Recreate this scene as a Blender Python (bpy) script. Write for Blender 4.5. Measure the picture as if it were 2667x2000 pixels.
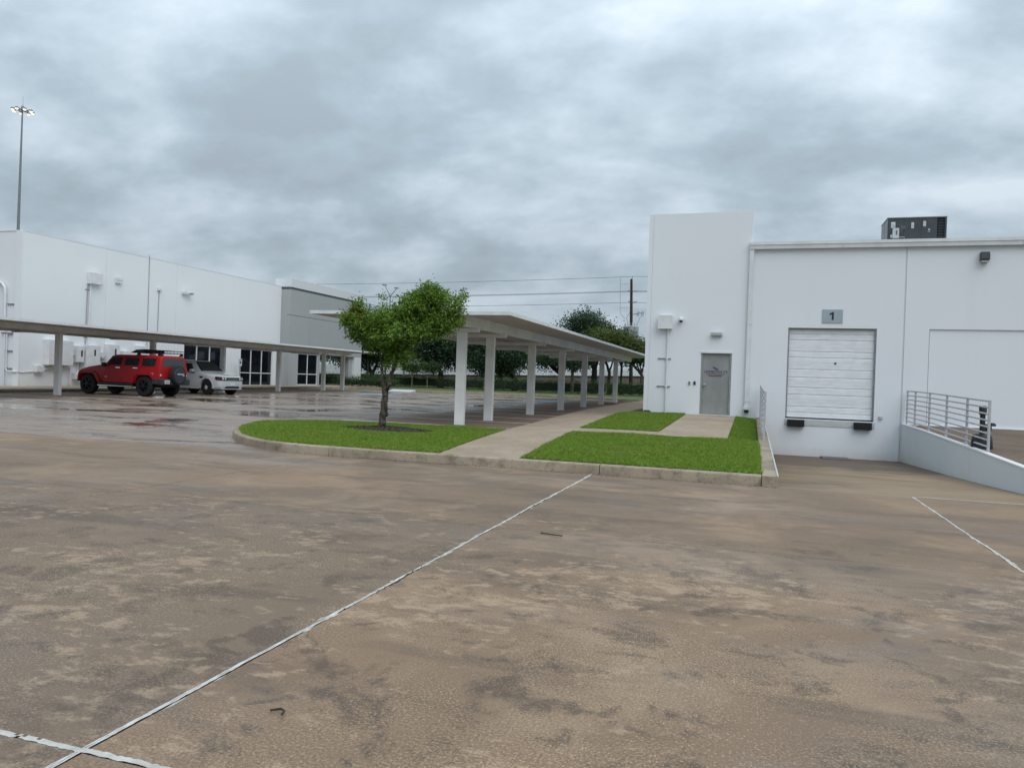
import bpy, bmesh, math, random
import numpy as np
from mathutils import Vector, Matrix
random.seed(7); RNG = np.random.default_rng(11)
for o in list(bpy.data.objects): bpy.data.objects.remove(o, do_unlink=True)
SC = bpy.context.scene
COL = SC.collection
R = math.radians

# ------------------------------------------------------------------ camera
cam = bpy.data.cameras.new('camera'); camo = bpy.data.objects.new('camera', cam); COL.objects.link(camo)
cam.sensor_width = 36.0; cam.sensor_fit = 'HORIZONTAL'; cam.lens = 1980.0/2667.0*36.0
cam.clip_start = 0.05; cam.clip_end = 5000
camo.matrix_world = Matrix(((0.953, -0.035, 0.300, 0.0), (0.300, -0.005, -0.954, 0.0), (0.035, 0.999, 0.006, 1.45), (0, 0, 0, 1)))
q = camo.matrix_world.to_quaternion().normalized()
camo.matrix_world = Matrix.Translation((0, 0, 1.45)) @ q.to_matrix().to_4x4()
SC.camera = camo

# ------------------------------------------------------------------ sky, sun, exposure
SUN_DIR = Vector((0.43, -0.42, 0.80)).normalized()      # direction towards the veiled sun
W = bpy.data.worlds.new('World'); SC.world = W; W.use_nodes = True
nt = W.node_tree; nt.nodes.clear()
def wn(t, **k):
    n = nt.nodes.new(t)
    for a, b in k.items(): setattr(n, a, b)
    return n
def wl(a, b): nt.links.new(a, b)
def wmath(op, a, b=None, c=None, clamp=False):
    n = wn('ShaderNodeMath', operation=op, use_clamp=clamp)
    for i, v in enumerate((a, b, c)):
        if v is None: continue
        if isinstance(v, (int, float)): n.inputs[i].default_value = v
        else: wl(v, n.inputs[i])
    return n.outputs[0]
out = wn('ShaderNodeOutputWorld'); bg = wn('ShaderNodeBackground'); wl(bg.outputs[0], out.inputs[0])
sky = wn('ShaderNodeTexSky'); sky.sky_type = 'NISHITA'; sky.sun_disc = False
sky.sun_elevation = math.asin(SUN_DIR.z); sky.sun_rotation = math.atan2(SUN_DIR.x, SUN_DIR.y)
sky.air_density = 1.5; sky.dust_density = 3.0
tc = wn('ShaderNodeTexCoord'); sp = wn('ShaderNodeSeparateXYZ'); wl(tc.outputs['Generated'], sp.inputs[0])
zc = wmath('MAXIMUM', sp.outputs[2], 0.0); zz = wmath('ADD', zc, 0.40)
cv = wn('ShaderNodeCombineXYZ'); wl(wmath('DIVIDE', sp.outputs[0], zz), cv.inputs[0]); wl(wmath('DIVIDE', sp.outputs[1], zz), cv.inputs[1])
cv.inputs[2].default_value = 3.7
def wnoise(scale, detail, rough, dist, z, src=None):
    m = wn('ShaderNodeMapping'); m.inputs['Scale'].default_value = scale; m.inputs['Location'].default_value = (z*1.7, z, z)
    m.inputs['Rotation'].default_value = (0, 0, R(-17))
    wl(cv.outputs[0], m.inputs[0])
    n = wn('ShaderNodeTexNoise'); n.inputs['Scale'].default_value = 1.0; n.inputs['Detail'].default_value = detail
    n.inputs['Roughness'].default_value = rough; n.inputs['Distortion'].default_value = dist
    wl(m.outputs[0], n.inputs['Vector']); return n.outputs[0]
nA = wnoise((1.5, 1.9, 1), 6.0, 0.50, 0.15, 2.3)     # big banks
nB = wnoise((4.4, 5.4, 1), 9.0, 0.52, 0.15, 5.1)      # billows
nC = wnoise((10.0, 13.0, 1), 6.0, 0.58, 0.2, 9.4)       # wisps
d = wmath('ADD', wmath('MULTIPLY', nA, 0.56), wmath('ADD', wmath('MULTIPLY', nB, 0.35), wmath('MULTIPLY', nC, 0.09)))
ramp = wn('ShaderNodeValToRGB'); wl(d, ramp.inputs[0])
e = ramp.color_ramp.elements
e[0].position = 0.40; e[0].color = (0.365, 0.440, 0.505, 1)
e[1].position = 0.60; e[1].color = (0.690, 0.790, 0.885, 1)
m_ = ramp.color_ramp.elements.new(0.46); m_.color = (0.415, 0.510, 0.590, 1)
m2 = ramp.color_ramp.elements.new(0.54); m2.color = (0.560, 0.660, 0.750, 1)
# overcast luminance grows towards the zenith
grad = wmath('MULTIPLY', wmath('ADD', wmath('MULTIPLY', zc, 1.7), 1.0), 0.76)
cl = wn('ShaderNodeMix', data_type='RGBA', blend_type='MULTIPLY'); cl.inputs[0].default_value = 1.0
wl(ramp.outputs[0], cl.inputs[6])
gcol = wn('ShaderNodeCombineColor'); [wl(grad, gcol.inputs[i]) for i in range(3)]
wl(gcol.outputs[0], cl.inputs[7])
# paler veil near the horizon
hz = wmath('POWER', wmath('SUBTRACT', 1.0, zc), 18.0)
veil = wn('ShaderNodeMix', data_type='RGBA'); wl(wmath('MULTIPLY', hz, 0.55), veil.inputs[0]); wl(cl.outputs[2], veil.inputs[6])
veil.inputs[7].default_value = (0.53, 0.65, 0.73, 1)
nsk = wn('ShaderNodeMix', data_type='RGBA', blend_type='MULTIPLY'); nsk.inputs[0].default_value = 1.0
wl(sky.outputs[0], nsk.inputs[6]); nsk.inputs[7].default_value = (0.08, 0.08, 0.08, 1)
fin = wn('ShaderNodeMix', data_type='RGBA'); fin.inputs[0].default_value = 0.94
wl(nsk.outputs[2], fin.inputs[6]); wl(veil.outputs[2], fin.inputs[7]); wl(fin.outputs[2], bg.inputs[0]); bg.inputs[1].default_value = 1.0
sun = bpy.data.lights.new('sun', 'SUN'); suno = bpy.data.objects.new('sun', sun); COL.objects.link(suno)
sun.energy = 1.5; sun.angle = R(50); sun.color = (1.0, 0.97, 0.93)
suno.rotation_euler = (-SUN_DIR).to_track_quat('-Z', 'Y').to_euler(); suno.location = (30, -20, 60)
VS = SC.view_settings; VS.view_transform = 'Standard'; VS.look = 'None'; VS.gamma = 1; VS.exposure = 0.0; VS.use_curve_mapping = False

# ------------------------------------------------------------------ material helpers
class NT:
    def __init__(s, name):
        s.m = bpy.data.materials.new(name); s.m.use_nodes = True; s.t = s.m.node_tree
        s.b = s.t.nodes['Principled BSDF']; s.pos = None
    def n(s, t, **k):
        n = s.t.nodes.new(t)
        for a, b in k.items(): setattr(n, a, b)
        return n
    def l(s, a, b): s.t.links.new(a, b)
    def P(s):
        if s.pos is None: s.pos = s.n('ShaderNodeNewGeometry').outputs['Position']
        return s.pos
    def noise(s, scale, detail=4, rough=.55, dist=0, sc=(1, 1, 1), off=0, fac=True):
        m = s.n('ShaderNodeMapping'); m.inputs['Scale'].default_value = sc; m.inputs['Location'].default_value = (off, off*1.3, off*.7)
        s.l(s.P(), m.inputs[0])
        n = s.n('ShaderNodeTexNoise'); n.inputs['Scale'].default_value = scale; n.inputs['Detail'].default_value = detail
        n.inputs['Roughness'].default_value = rough; n.inputs['Distortion'].default_value = dist
        s.l(m.outputs[0], n.inputs['Vector']); return n.outputs[0]
    def math(s, op, a, b=None, c=None, clamp=False):
        n = s.n('ShaderNodeMath', operation=op, use_clamp=clamp)
        for i, v in enumerate((a, b, c)):
            if v is None: continue
            if isinstance(v, (int, float)): n.inputs[i].default_value = v
            else: s.l(v, n.inputs[i])
        return n.outputs[0]
    def step(s, v, a, b):            # smoothstep a..b
        n = s.n('ShaderNodeMapRange', interpolation_type='SMOOTHSTEP', clamp=True)
        s.l(v, n.inputs[0]); n.inputs[1].default_value = a; n.inputs[2].default_value = b
        n.inputs[3].default_value = 0; n.inputs[4].default_value = 1
        return n.outputs[0]
    def mix(s, f, a, b, mode='MIX'):
        n = s.n('ShaderNodeMix', data_type='RGBA', blend_type=mode)
        for i, v in ((0, f), (6, a), (7, b)):
            if isinstance(v, (int, float)): n.inputs[i].default_value = v
            elif isinstance(v, tuple): n.inputs[i].default_value = v if len(v) == 4 else (*v, 1)
            else: s.l(v, n.inputs[i])
        return n.outputs[2]
    def bump(s, h, strength=.3, dist=.01):
        b = s.n('ShaderNodeBump'); b.inputs['Strength'].default_value = strength; b.inputs['Distance'].default_value = dist
        s.l(h, b.inputs['Height']); s.l(b.outputs[0], s.b.inputs['Normal'])
    def set(s, **k):
        nm = {'col': 'Base Color', 'rough': 'Roughness', 'metal': 'Metallic', 'spec': 'Specular IOR Level', 'coat': 'Coat Weight', 'coatr': 'Coat Roughness', 'trans': 'Transmission Weight', 'emit': 'Emission Color', 'estr': 'Emission Strength'}
        for a, v in k.items():
            i = s.b.inputs[nm[a]]
            if isinstance(v, (int, float)): i.default_value = v
            elif isinstance(v, tuple): i.default_value = v if len(v) == 4 else (*v, 1)
            else: s.l(v, i)
def mat(name, col, rough=.6, metal=0, var=.12, scale=3, bump=0, bscale=60, spec=.5, sc=(1, 1, 1), col2=None, coat=0):
    s = NT(name); f = s.noise(scale, 5, .6, .2, sc)
    c2 = col2 or tuple(max(0, c*(1-2*var)) for c in col); c1 = tuple(c*(1+var*.5) for c in col) if not col2 else col
    s.set(col=s.mix(s.step(f, .3, .7), c2, c1), rough=rough, metal=metal, spec=spec, coat=coat)
    if bump: s.bump(s.noise(bscale, 4, .6), bump, .01)
    return s.m

def stucco(name, col, stain=.10, base=-.1):
    s = NT(name)
    big = s.noise(.35, 4, .5); drip = s.noise(1.0, 5, .6, 0, (1.3, 1.3, .16), 4.0); fine = s.noise(45, 3, .6)
    c = s.mix(s.math('MULTIPLY', s.step(big, .35, .75), .5), col, tuple(x*.95 for x in col))
    c = s.mix(s.math('MULTIPLY', s.step(drip, .52, .80), stain*1.3), c, (col[0]*.80, col[1]*.79, col[2]*.76))
    c = s.mix(s.math('MULTIPLY', s.step(fine, .4, .7), .06), c, tuple(x*.8 for x in col))
    pz_ = s.n('ShaderNodeSeparateXYZ'); s.l(s.P(), pz_.inputs[0]); spl = s.math('MULTIPLY', s.step(s.math('ADD', pz_.outputs[2], s.math('MULTIPLY', s.noise(2.2, 6, .7), .5)), base+.75, base+.15), .45)
    c = s.mix(spl, c, (col[0]*.62, col[1]*.56, col[2]*.46))      # mud splashed up from the paving
    s.set(col=c, rough=.85, spec=.25); s.bump(s.noise(70, 4, .65), .35, .006); return s.m

def leafmat(name, ramp, trans=.35, patchy=False, crown=False):
    s = NT(name); t = s.t
    g = s.n('ShaderNodeNewGeometry'); cr = s.n('ShaderNodeValToRGB'); s.l(g.outputs['Random Per Island'], cr.inputs[0])
    el = cr.color_ramp.elements
    while len(el) < len(ramp): el.new(.5)
    for i, c in enumerate(ramp): el[i].position = i/(len(ramp)-1); el[i].color = (*c, 1)
    cc = cr.outputs[0]
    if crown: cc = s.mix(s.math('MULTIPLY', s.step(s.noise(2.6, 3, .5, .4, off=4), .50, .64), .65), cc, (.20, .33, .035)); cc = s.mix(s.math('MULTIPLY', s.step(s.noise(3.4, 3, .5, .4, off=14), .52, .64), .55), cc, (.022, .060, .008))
    if patchy: cc = s.mix(s.math('MULTIPLY', s.step(s.noise(.7, 5, .65, .5), .44, .68), .55), cc, (.31, .34, .075)); cc = s.mix(s.math('MULTIPLY', s.step(s.noise(2.3, 4, .6, .3, off=9), .52, .70), .35), cc, (.050, .105, .010)); cc = s.mix(s.math('MULTIPLY', s.step(s.noise(13, 4, .6, .3, off=19), .49, .60), .75), cc, (.034, .085, .004)); cc = s.mix(s.math('MULTIPLY', s.step(s.noise(17, 4, .6, .3, off=29), .53, .64), .6), cc, (.36, .47, .12))
    s.set(col=cc, rough=.5, spec=.35)
    tr = s.n('ShaderNodeBsdfTranslucent'); mx = s.n('ShaderNodeMixShader'); mx.inputs[0].default_value = trans
    hs = s.mix(.5, cr.outputs[0], (.22, .30, .03)); s.l(hs, tr.inputs[0])
    o = [n for n in t.nodes if n.type == 'OUTPUT_MATERIAL'][0]
    s.l(s.b.outputs[0], mx.inputs[1]); s.l(tr.outputs[0], mx.inputs[2]); s.l(mx.outputs[0], o.inputs[0])
    return s.m

# pavement: old brown-grey concrete, worn patches with exposed aggregate, damp stains, a wet far half
def pavement_mat():
    s = NT('concrete_pavement')
    xyz = s.n('ShaderNodeSeparateXYZ'); s.l(s.P(), xyz.inputs[0]); X, Y = xyz.outputs[0], xyz.outputs[1]
    big = s.noise(.20, 5, .60, .8, off=3.1); med = s.noise(.60, 6, .62, .7, off=7.7)
    sm = s.noise(2.6, 10, .70, .3, off=1.2); isl = s.noise(6.5, 10, .72, .2, (.8, 1.15, 1), 14.2); grain = s.noise(75, 6, .82); grain2 = s.noise(130, 4, .75, off=3.3)
    streak = s.noise(.9, 7, .64, .5, (.45, 1.5, 1), 12.4)
    v = s.n('ShaderNodeTexVoronoi'); v.inputs['Scale'].default_value = 75; s.l(s.P(), v.inputs['Vector'])
    agg = s.math('SUBTRACT', 1.0, s.step(v.outputs['Distance'], .08, .50))
    vsel = s.n('ShaderNodeSeparateColor'); s.l(v.outputs['Color'], vsel.inputs[0]); aggpick = s.step(vsel.outputs[0], .55, .98)
    # worn zone near the road joint, smoother concrete beyond it
    worn = s.math('ADD', s.math('MULTIPLY', s.step(s.math('ADD', Y, s.math('MULTIPLY', s.math('SUBTRACT', med, .5), 5.0)), 8.0, 6.0), .80), .20)
    oi = s.n('ShaderNodeObjectInfo')
    c = s.mix(s.step(big, .34, .66), (.152, .110, .073), (.218, .150, .095))
    c = s.mix(s.math('MULTIPLY', s.step(med, .46, .66), .70), c, (.300, .220, .145))
    left = s.math('MULTIPLY', s.step(X, -2.345, -2.355), s.step(Y, 7.075, 7.065))      # this slab was cast from a greyer mix
    c = s.mix(s.math('MULTIPLY', left, .55), c, (.128, .104, .080))
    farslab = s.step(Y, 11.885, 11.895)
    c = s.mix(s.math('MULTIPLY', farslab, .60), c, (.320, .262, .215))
    c = s.mix(s.math('MULTIPLY', s.step(streak, .49, .63), s.math('ADD', .55, s.math('MULTIPLY', left, .30))), c, (.088, .066, .049))
    lift = s.math('ADD', isl, s.math('MULTIPLY', s.math('SUBTRACT', s.noise(.45, 4, .6, .5, off=27.0), .5), .55))
    c = s.mix(s.math('MULTIPLY', s.math('MULTIPLY', s.step(lift, .525, .655), worn), .66), c, (.385, .295, .205))
    c = s.mix(s.math('MULTIPLY', s.math('MULTIPLY', s.step(sm, .515, .63), worn), .78), c, (.066, .050, .036))
    c = s.mix(s.math('MULTIPLY', oi.outputs['Random'], .22), c, (.12, .092, .068))
    patch = s.step(s.noise(.55, 6, .65, .6, off=21.0), .40, .64)
    am = s.math('MULTIPLY', s.math('MULTIPLY', agg, aggpick), s.math('MULTIPLY', s.math('ADD', s.math('MULTIPLY', patch, .8), .03), worn))
    c = s.mix(s.math('MULTIPLY', am, .65), c, (.62, .51, .38))
    gw = s.math('MULTIPLY', s.math('ADD', s.math('MULTIPLY', worn, .75), .25), s.math('ADD', .25, s.math('MULTIPLY', s.step(s.noise(.9, 5, .65, .6, off=71.0), .38, .64), .95)))
    c = s.mix(s.math('MULTIPLY', s.math('MULTIPLY', s.step(grain, .50, .60), gw), .42), c, (.056, .042, .030))
    c = s.mix(s.math('MULTIPLY', s.math('MULTIPLY', s.step(grain, .49, .38), gw), .58), c, (.46, .355, .235))
    c = s.mix(s.math('MULTIPLY', s.step(grain2, .52, .66), .22), c, (.05, .04, .03))
    # wetness: the left, far half of the lot is wet; ground under the carports is dry and a darker brown
    ymask = s.step(s.math('ADD', Y, s.math('MULTIPLY', X, .10)), 5.0, 11.5); xmask = s.step(X, -.5, -6.5)
    far = s.step(Y, 11.2, 12.4)
    base = s.math('MULTIPLY', s.math('MULTIPLY', ymask, xmask), s.math('ADD', s.math('MULTIPLY', far, .36), .34))
    wn_ = s.noise(.28, 5, .6, .6, (1, 1.5, 1), 40.0); wn2 = s.noise(1.0, 5, .6, .4, (.5, 2.0, 1), 51.0)
    wv = s.math('ADD', base, s.math('ADD', s.math('MULTIPLY', s.math('SUBTRACT', wn_, .5), 2.2), s.math('MULTIPLY', s.math('SUBTRACT', wn2, .5), .7)))
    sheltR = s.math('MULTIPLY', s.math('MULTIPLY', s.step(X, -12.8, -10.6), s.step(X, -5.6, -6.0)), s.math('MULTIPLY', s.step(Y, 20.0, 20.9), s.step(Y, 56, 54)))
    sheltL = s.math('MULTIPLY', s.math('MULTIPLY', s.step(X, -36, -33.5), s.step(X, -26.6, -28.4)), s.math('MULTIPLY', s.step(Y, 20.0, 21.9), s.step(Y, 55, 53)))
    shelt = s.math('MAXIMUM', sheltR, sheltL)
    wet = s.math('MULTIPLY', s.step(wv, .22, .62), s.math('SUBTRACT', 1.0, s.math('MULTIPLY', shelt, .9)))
    pud = s.math('MULTIPLY', s.step(wv, .72, .90), s.math('SUBTRACT', 1.0, shelt))
    damp = s.math('MULTIPLY', s.step(s.noise(.33, 6, .62, .6, (.7, 1.5, 1), 61.0), .47, .62), .9)
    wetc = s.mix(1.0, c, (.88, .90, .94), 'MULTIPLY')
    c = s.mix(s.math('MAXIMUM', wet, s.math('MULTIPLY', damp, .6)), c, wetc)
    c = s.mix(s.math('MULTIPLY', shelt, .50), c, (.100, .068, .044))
    c = s.mix(s.math('MULTIPLY', pud, .5), c, (.035, .030, .028))
    rough = s.math('SUBTRACT', .78, s.math('MULTIPLY', wet, .42)); rough = s.math('SUBTRACT', rough, s.math('MULTIPLY', pud, .18)); rough = s.math('SUBTRACT', rough, s.math('MULTIPLY', damp, .20))
    c = s.mix(1.0, c, (1.10, 1.035, .985), 'MULTIPLY')
    s.set(col=c, rough=rough, spec=.5)
    h = s.math('ADD', s.math('MULTIPLY', grain, .5), s.math('MULTIPLY', agg, .35))
    b = s.n('ShaderNodeBump'); b.inputs['Distance'].default_value = .006; s.l(s.math('SUBTRACT', .13, s.math('MULTIPLY', s.math('MAXIMUM', pud, s.math('MULTIPLY', wet, .93)), .13)), b.inputs['Strength'])
    s.l(h, b.inputs['Height']); s.l(b.outputs[0], s.b.inputs['Normal'])
    return s.m

def old_concrete(name, c1, c2, dark, scale=1.6):
    s = NT(name)
    a = s.noise(scale*.6, 5, .6, .4, off=2.2); b = s.noise(scale*4, 6, .65, .3, off=8.1); g = s.noise(55, 4, .7)
    c = s.mix(s.step(a, .35, .68), c1, c2)
    fine = s.noise(scale*9, 8, .75, .2, off=6.0)
    c = s.mix(s.math('MULTIPLY', s.step(b, .48, .72), .50), c, dark)
    c = s.mix(s.math('MULTIPLY', s.step(fine, .52, .66), .40), c, dark)
    c = s.mix(s.math('MULTIPLY', s.step(g, .48, .66), .25), c, tuple(x*.45 for x in c1))
    s.set(col=c, rough=.8, spec=.3); s.bump(g, .45, .006); return s.m

def pit_mat():
    s = NT('dock_apron_concrete'); xyz = s.n('ShaderNodeSeparateXYZ'); s.l(s.P(), xyz.inputs[0])
    a = s.noise(.5, 5, .6, .4, off=2.2); st = s.noise(.8, 7, .66, .6, (.55, .95, 1), 5.0); g = s.noise(55, 4, .7)
    c = s.mix(s.step(a, .35, .68), (.27, .195, .122), (.19, .134, .082))
    near = s.math('MULTIPLY', s.step(xyz.outputs[1], 14.5, 26.0), .30)     # dark blotches grow denser towards the dock wall
    c = s.mix(s.math('MULTIPLY', s.step(s.math('ADD', st, near), .54, .78), .85), c, (.095, .072, .052))
    c = s.mix(s.math('MULTIPLY', s.step(g, .48, .66), .25), c, (.12, .09, .065))
    s.set(col=c, rough=.75, spec=.35); s.bump(g, .45, .006); return s.m
M = {}
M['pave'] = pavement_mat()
M['joint'] = mat('joint_dirt', (.045, .038, .032), .9, bump=.4)
M['sealant'] = mat('joint_sealant', (.60, .60, .57), .7, var=.2, scale=9, col2=(.38, .36, .32), bump=.3, bscale=60)
M['walk'] = old_concrete('sidewalk_concrete', (.37, .295, .215), (.30, .235, .168), (.18, .14, .10))
M['kerb'] = old_concrete('kerb_concrete', (.36, .30, .225), (.24, .19, .14), (.065, .053, .042), 1.3)
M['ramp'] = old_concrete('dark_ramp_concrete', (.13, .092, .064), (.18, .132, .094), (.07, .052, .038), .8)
M['pit'] = pit_mat()
M['paint'] = mat('parking_line_paint', (.80, .80, .78), .7, var=.25, scale=8, col2=(.55, .53, .50))
M['blue'] = mat('blue_parking_paint', (.22, .40, .52), .7, var=.2, scale=5)
M['soil'] = mat('mulch_soil', (.060, .045, .032), .95, var=.4, scale=30, bump=.9, bscale=40)
M['turf'] = mat('turf_base', (.070, .115, .018), .95, var=.35, scale=14, bump=.8, bscale=60)
M['land'] = mat('rough_land', (.13, .14, .055), .95, var=.3, scale=.4, bump=.6, bscale=20)
M['white'] = stucco('white_stucco', (.75, .775, .81), .12, -.85)
M['whiteL'] = stucco('white_stucco_office', (.77, .79, .81), .06)
M['grey'] = stucco('grey_stucco', (.37, .385, .39), .08)
M['greyl'] = stucco('pale_grey_stucco', (.66, .675, .69), .08)
M['retain'] = stucco('painted_retaining_wall', (.60, .64, .655), .28, -.75)
M['dark'] = mat('dark_trim', (.05, .075, .085), .5)
M['whitem'] = mat('white_painted_metal', (.70, .715, .73), .45, var=.05)
M['carport'] = mat('carport_paint', (.74, .74, .725), .5, var=.07, scale=1.2)
M['trim'] = mat('carport_trim', (.70, .73, .72), .45, var=.05)
M['deckp'] = mat('carport_deck', (.54, .52, .49), .6, var=.08)
M['galv'] = mat('galvanised_steel', (.34, .36, .37), .45, .7, var=.12, scale=12)
M['rail'] = mat('railing_paint', (.45, .46, .48), .45, var=.06, scale=6)
M['door'] = mat('grey_door_paint', (.29, .30, .295), .55, var=.10, scale=2.0, sc=(1, 1, .5))
M['dframe'] = mat('grey_frame_paint', (.30, .305, .295), .55, var=.08)
M['ddoor'] = mat('white_dock_door', (.78, .80, .82), .5, var=.05, sc=(1, 1, 3))
M['rubber'] = mat('black_rubber', (.012, .012, .013), .75, var=.3, scale=20)
M['plastic'] = mat('black_plastic', (.012, .013, .016), .5, var=.2)
M['sign'] = mat('grey_sign_plate', (.34, .40, .44), .5, var=.04)
M['signb'] = mat('blue_white_sign', (.55, .66, .70), .5, var=.04)
M['ink'] = mat('dark_lettering', (.012, .03, .035), .5, var=.1)
M['navy'] = mat('navy_lettering', (.012, .025, .09), .5, var=.1)
M['redink'] = mat('red_lettering', (.22, .012, .02), .5, var=.1)
M['label'] = mat('paper_label', (.62, .68, .68), .6, var=.1, scale=30)
M['orange'] = mat('orange_label_band', (.45, .14, .07), .6)
M['hvac'] = mat('dark_grey_casing', (.042, .052, .058), .5, var=.10, scale=4)
M['hvacs'] = mat('grey_side_casing', (.17, .185, .20), .5, var=.06)
M['boxg'] = mat('pale_grey_box', (.50, .53, .54), .5, var=.06)
M['lens'] = mat('lamp_lens', (.40, .43, .42), .25, var=.1, scale=30)
M['bronze'] = mat('bronze_fixture', (.050, .052, .056), .45)
M['chrome'] = mat('chrome', (.75, .76, .78), .12, 1.0, var=.03)
M['steel'] = mat('brushed_steel', (.52, .53, .54), .3, 1.0, var=.05)
M['bait'] = mat('bait_box', (.03, .03, .03), .6)
M['wood'] = mat('pole_wood', (.055, .038, .028), .9, var=.3, scale=6, sc=(3, 3, .3), bump=.5)
M['wire'] = mat('wire_black', (.03, .032, .035), .6)
M['xfmr'] = mat('transformer_grey', (.36, .40, .41), .5, var=.07)
M['mast'] = mat('mast_steel', (.22, .25, .26), .5, .4, var=.08)
M['brownw'] = mat('tan_retaining_wall', (.17, .135, .11), .9, var=.15, scale=1.0)
M['barrier'] = mat('pale_barrier_concrete', (.52, .54, .55), .8, var=.08, scale=.6)
M['bark'] = mat('grey_brown_bark', (.105, .082, .062), .9, var=.45, scale=14, sc=(1, 1, .45), bump=1.0, bscale=22)
M['barkd'] = mat('dark_oak_bark', (.030, .024, .019), .9, var=.3, scale=8, bump=.8)
M['barkl'] = mat('pale_bark', (.25, .21, .17), .85, var=.2, scale=8)
M['leaf'] = leafmat('tree_leaf', [(.045, .105, .010), (.105, .220, .020), (.190, .330, .040), (.062, .140, .013), (.215, .300, .050)], .35, False, True)
M['flower'] = leafmat('red_flower', [(.16, .03, .012), (.10, .02, .01)], .2)
M['oak'] = leafmat('oak_leaf', [(.009, .030, .014), (.018, .048, .022), (.030, .066, .028)], .2)
M['oaky'] = leafmat('oak_leaf_yellowish', [(.045, .070, .012), (.090, .110, .018), (.030, .055, .012)], .3)
M['hedge'] = leafmat('hedge_leaf', [(.012, .036, .008), (.024, .062, .012), (.042, .088, .018)], .2)
M['core'] = mat('hedge_shade_core', (.012, .020, .008), .95)  # for the added light-blocking boxes inside the hedges
M['blade'] = leafmat('grass_blade', [(.100, .185, .010), (.200, .345, .026), (.300, .460, .055), (.140, .265, .018), (.360, .450, .100)], .38, True)
def glass(name, col, rough=.04):
    s = NT(name); s.set(col=col, rough=rough, spec=.6); return s.m
M['glass'] = glass('tinted_window_glass', (.006, .008, .014))
M['cglass'] = glass('car_glass', (.012, .020, .024))
M['cglass2'] = glass('car_rear_glass', (.075, .088, .095), .08)
def paint(name, col, coat=1.0, rough=.35):
    s = NT(name); s.set(col=col, rough=rough, coat=coat, coatr=.04, spec=.3); return s.m
M['red'] = paint('red_car_paint', (.34, .006, .010), .12, .5)
M['silver'] = paint('white_car_paint', (.50, .525, .55))
M['tyre'] = mat('tyre_rubber', (.010, .010, .012), .85, var=.2, scale=20)
M['rimb'] = mat('black_rim', (.014, .014, .020), .35, .4)
M['under'] = mat('underbody', (.010, .010, .011), .9)
M['bumper'] = mat('charcoal_bumper', (.028, .036, .045), .6, var=.1)
M['lampred'] = paint('red_lamp', (.30, .01, .008))
M['lampclear'] = paint('clear_lamp', (.50, .53, .56), 1.0, .15)
def emis(name, col, st):
    s = NT(name); s.set(col=(.8, .8, .7), emit=col, estr=st); return s.m
M['lit'] = emis('lit_lamp', (1.0, .90, .68), 1.2)

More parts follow.
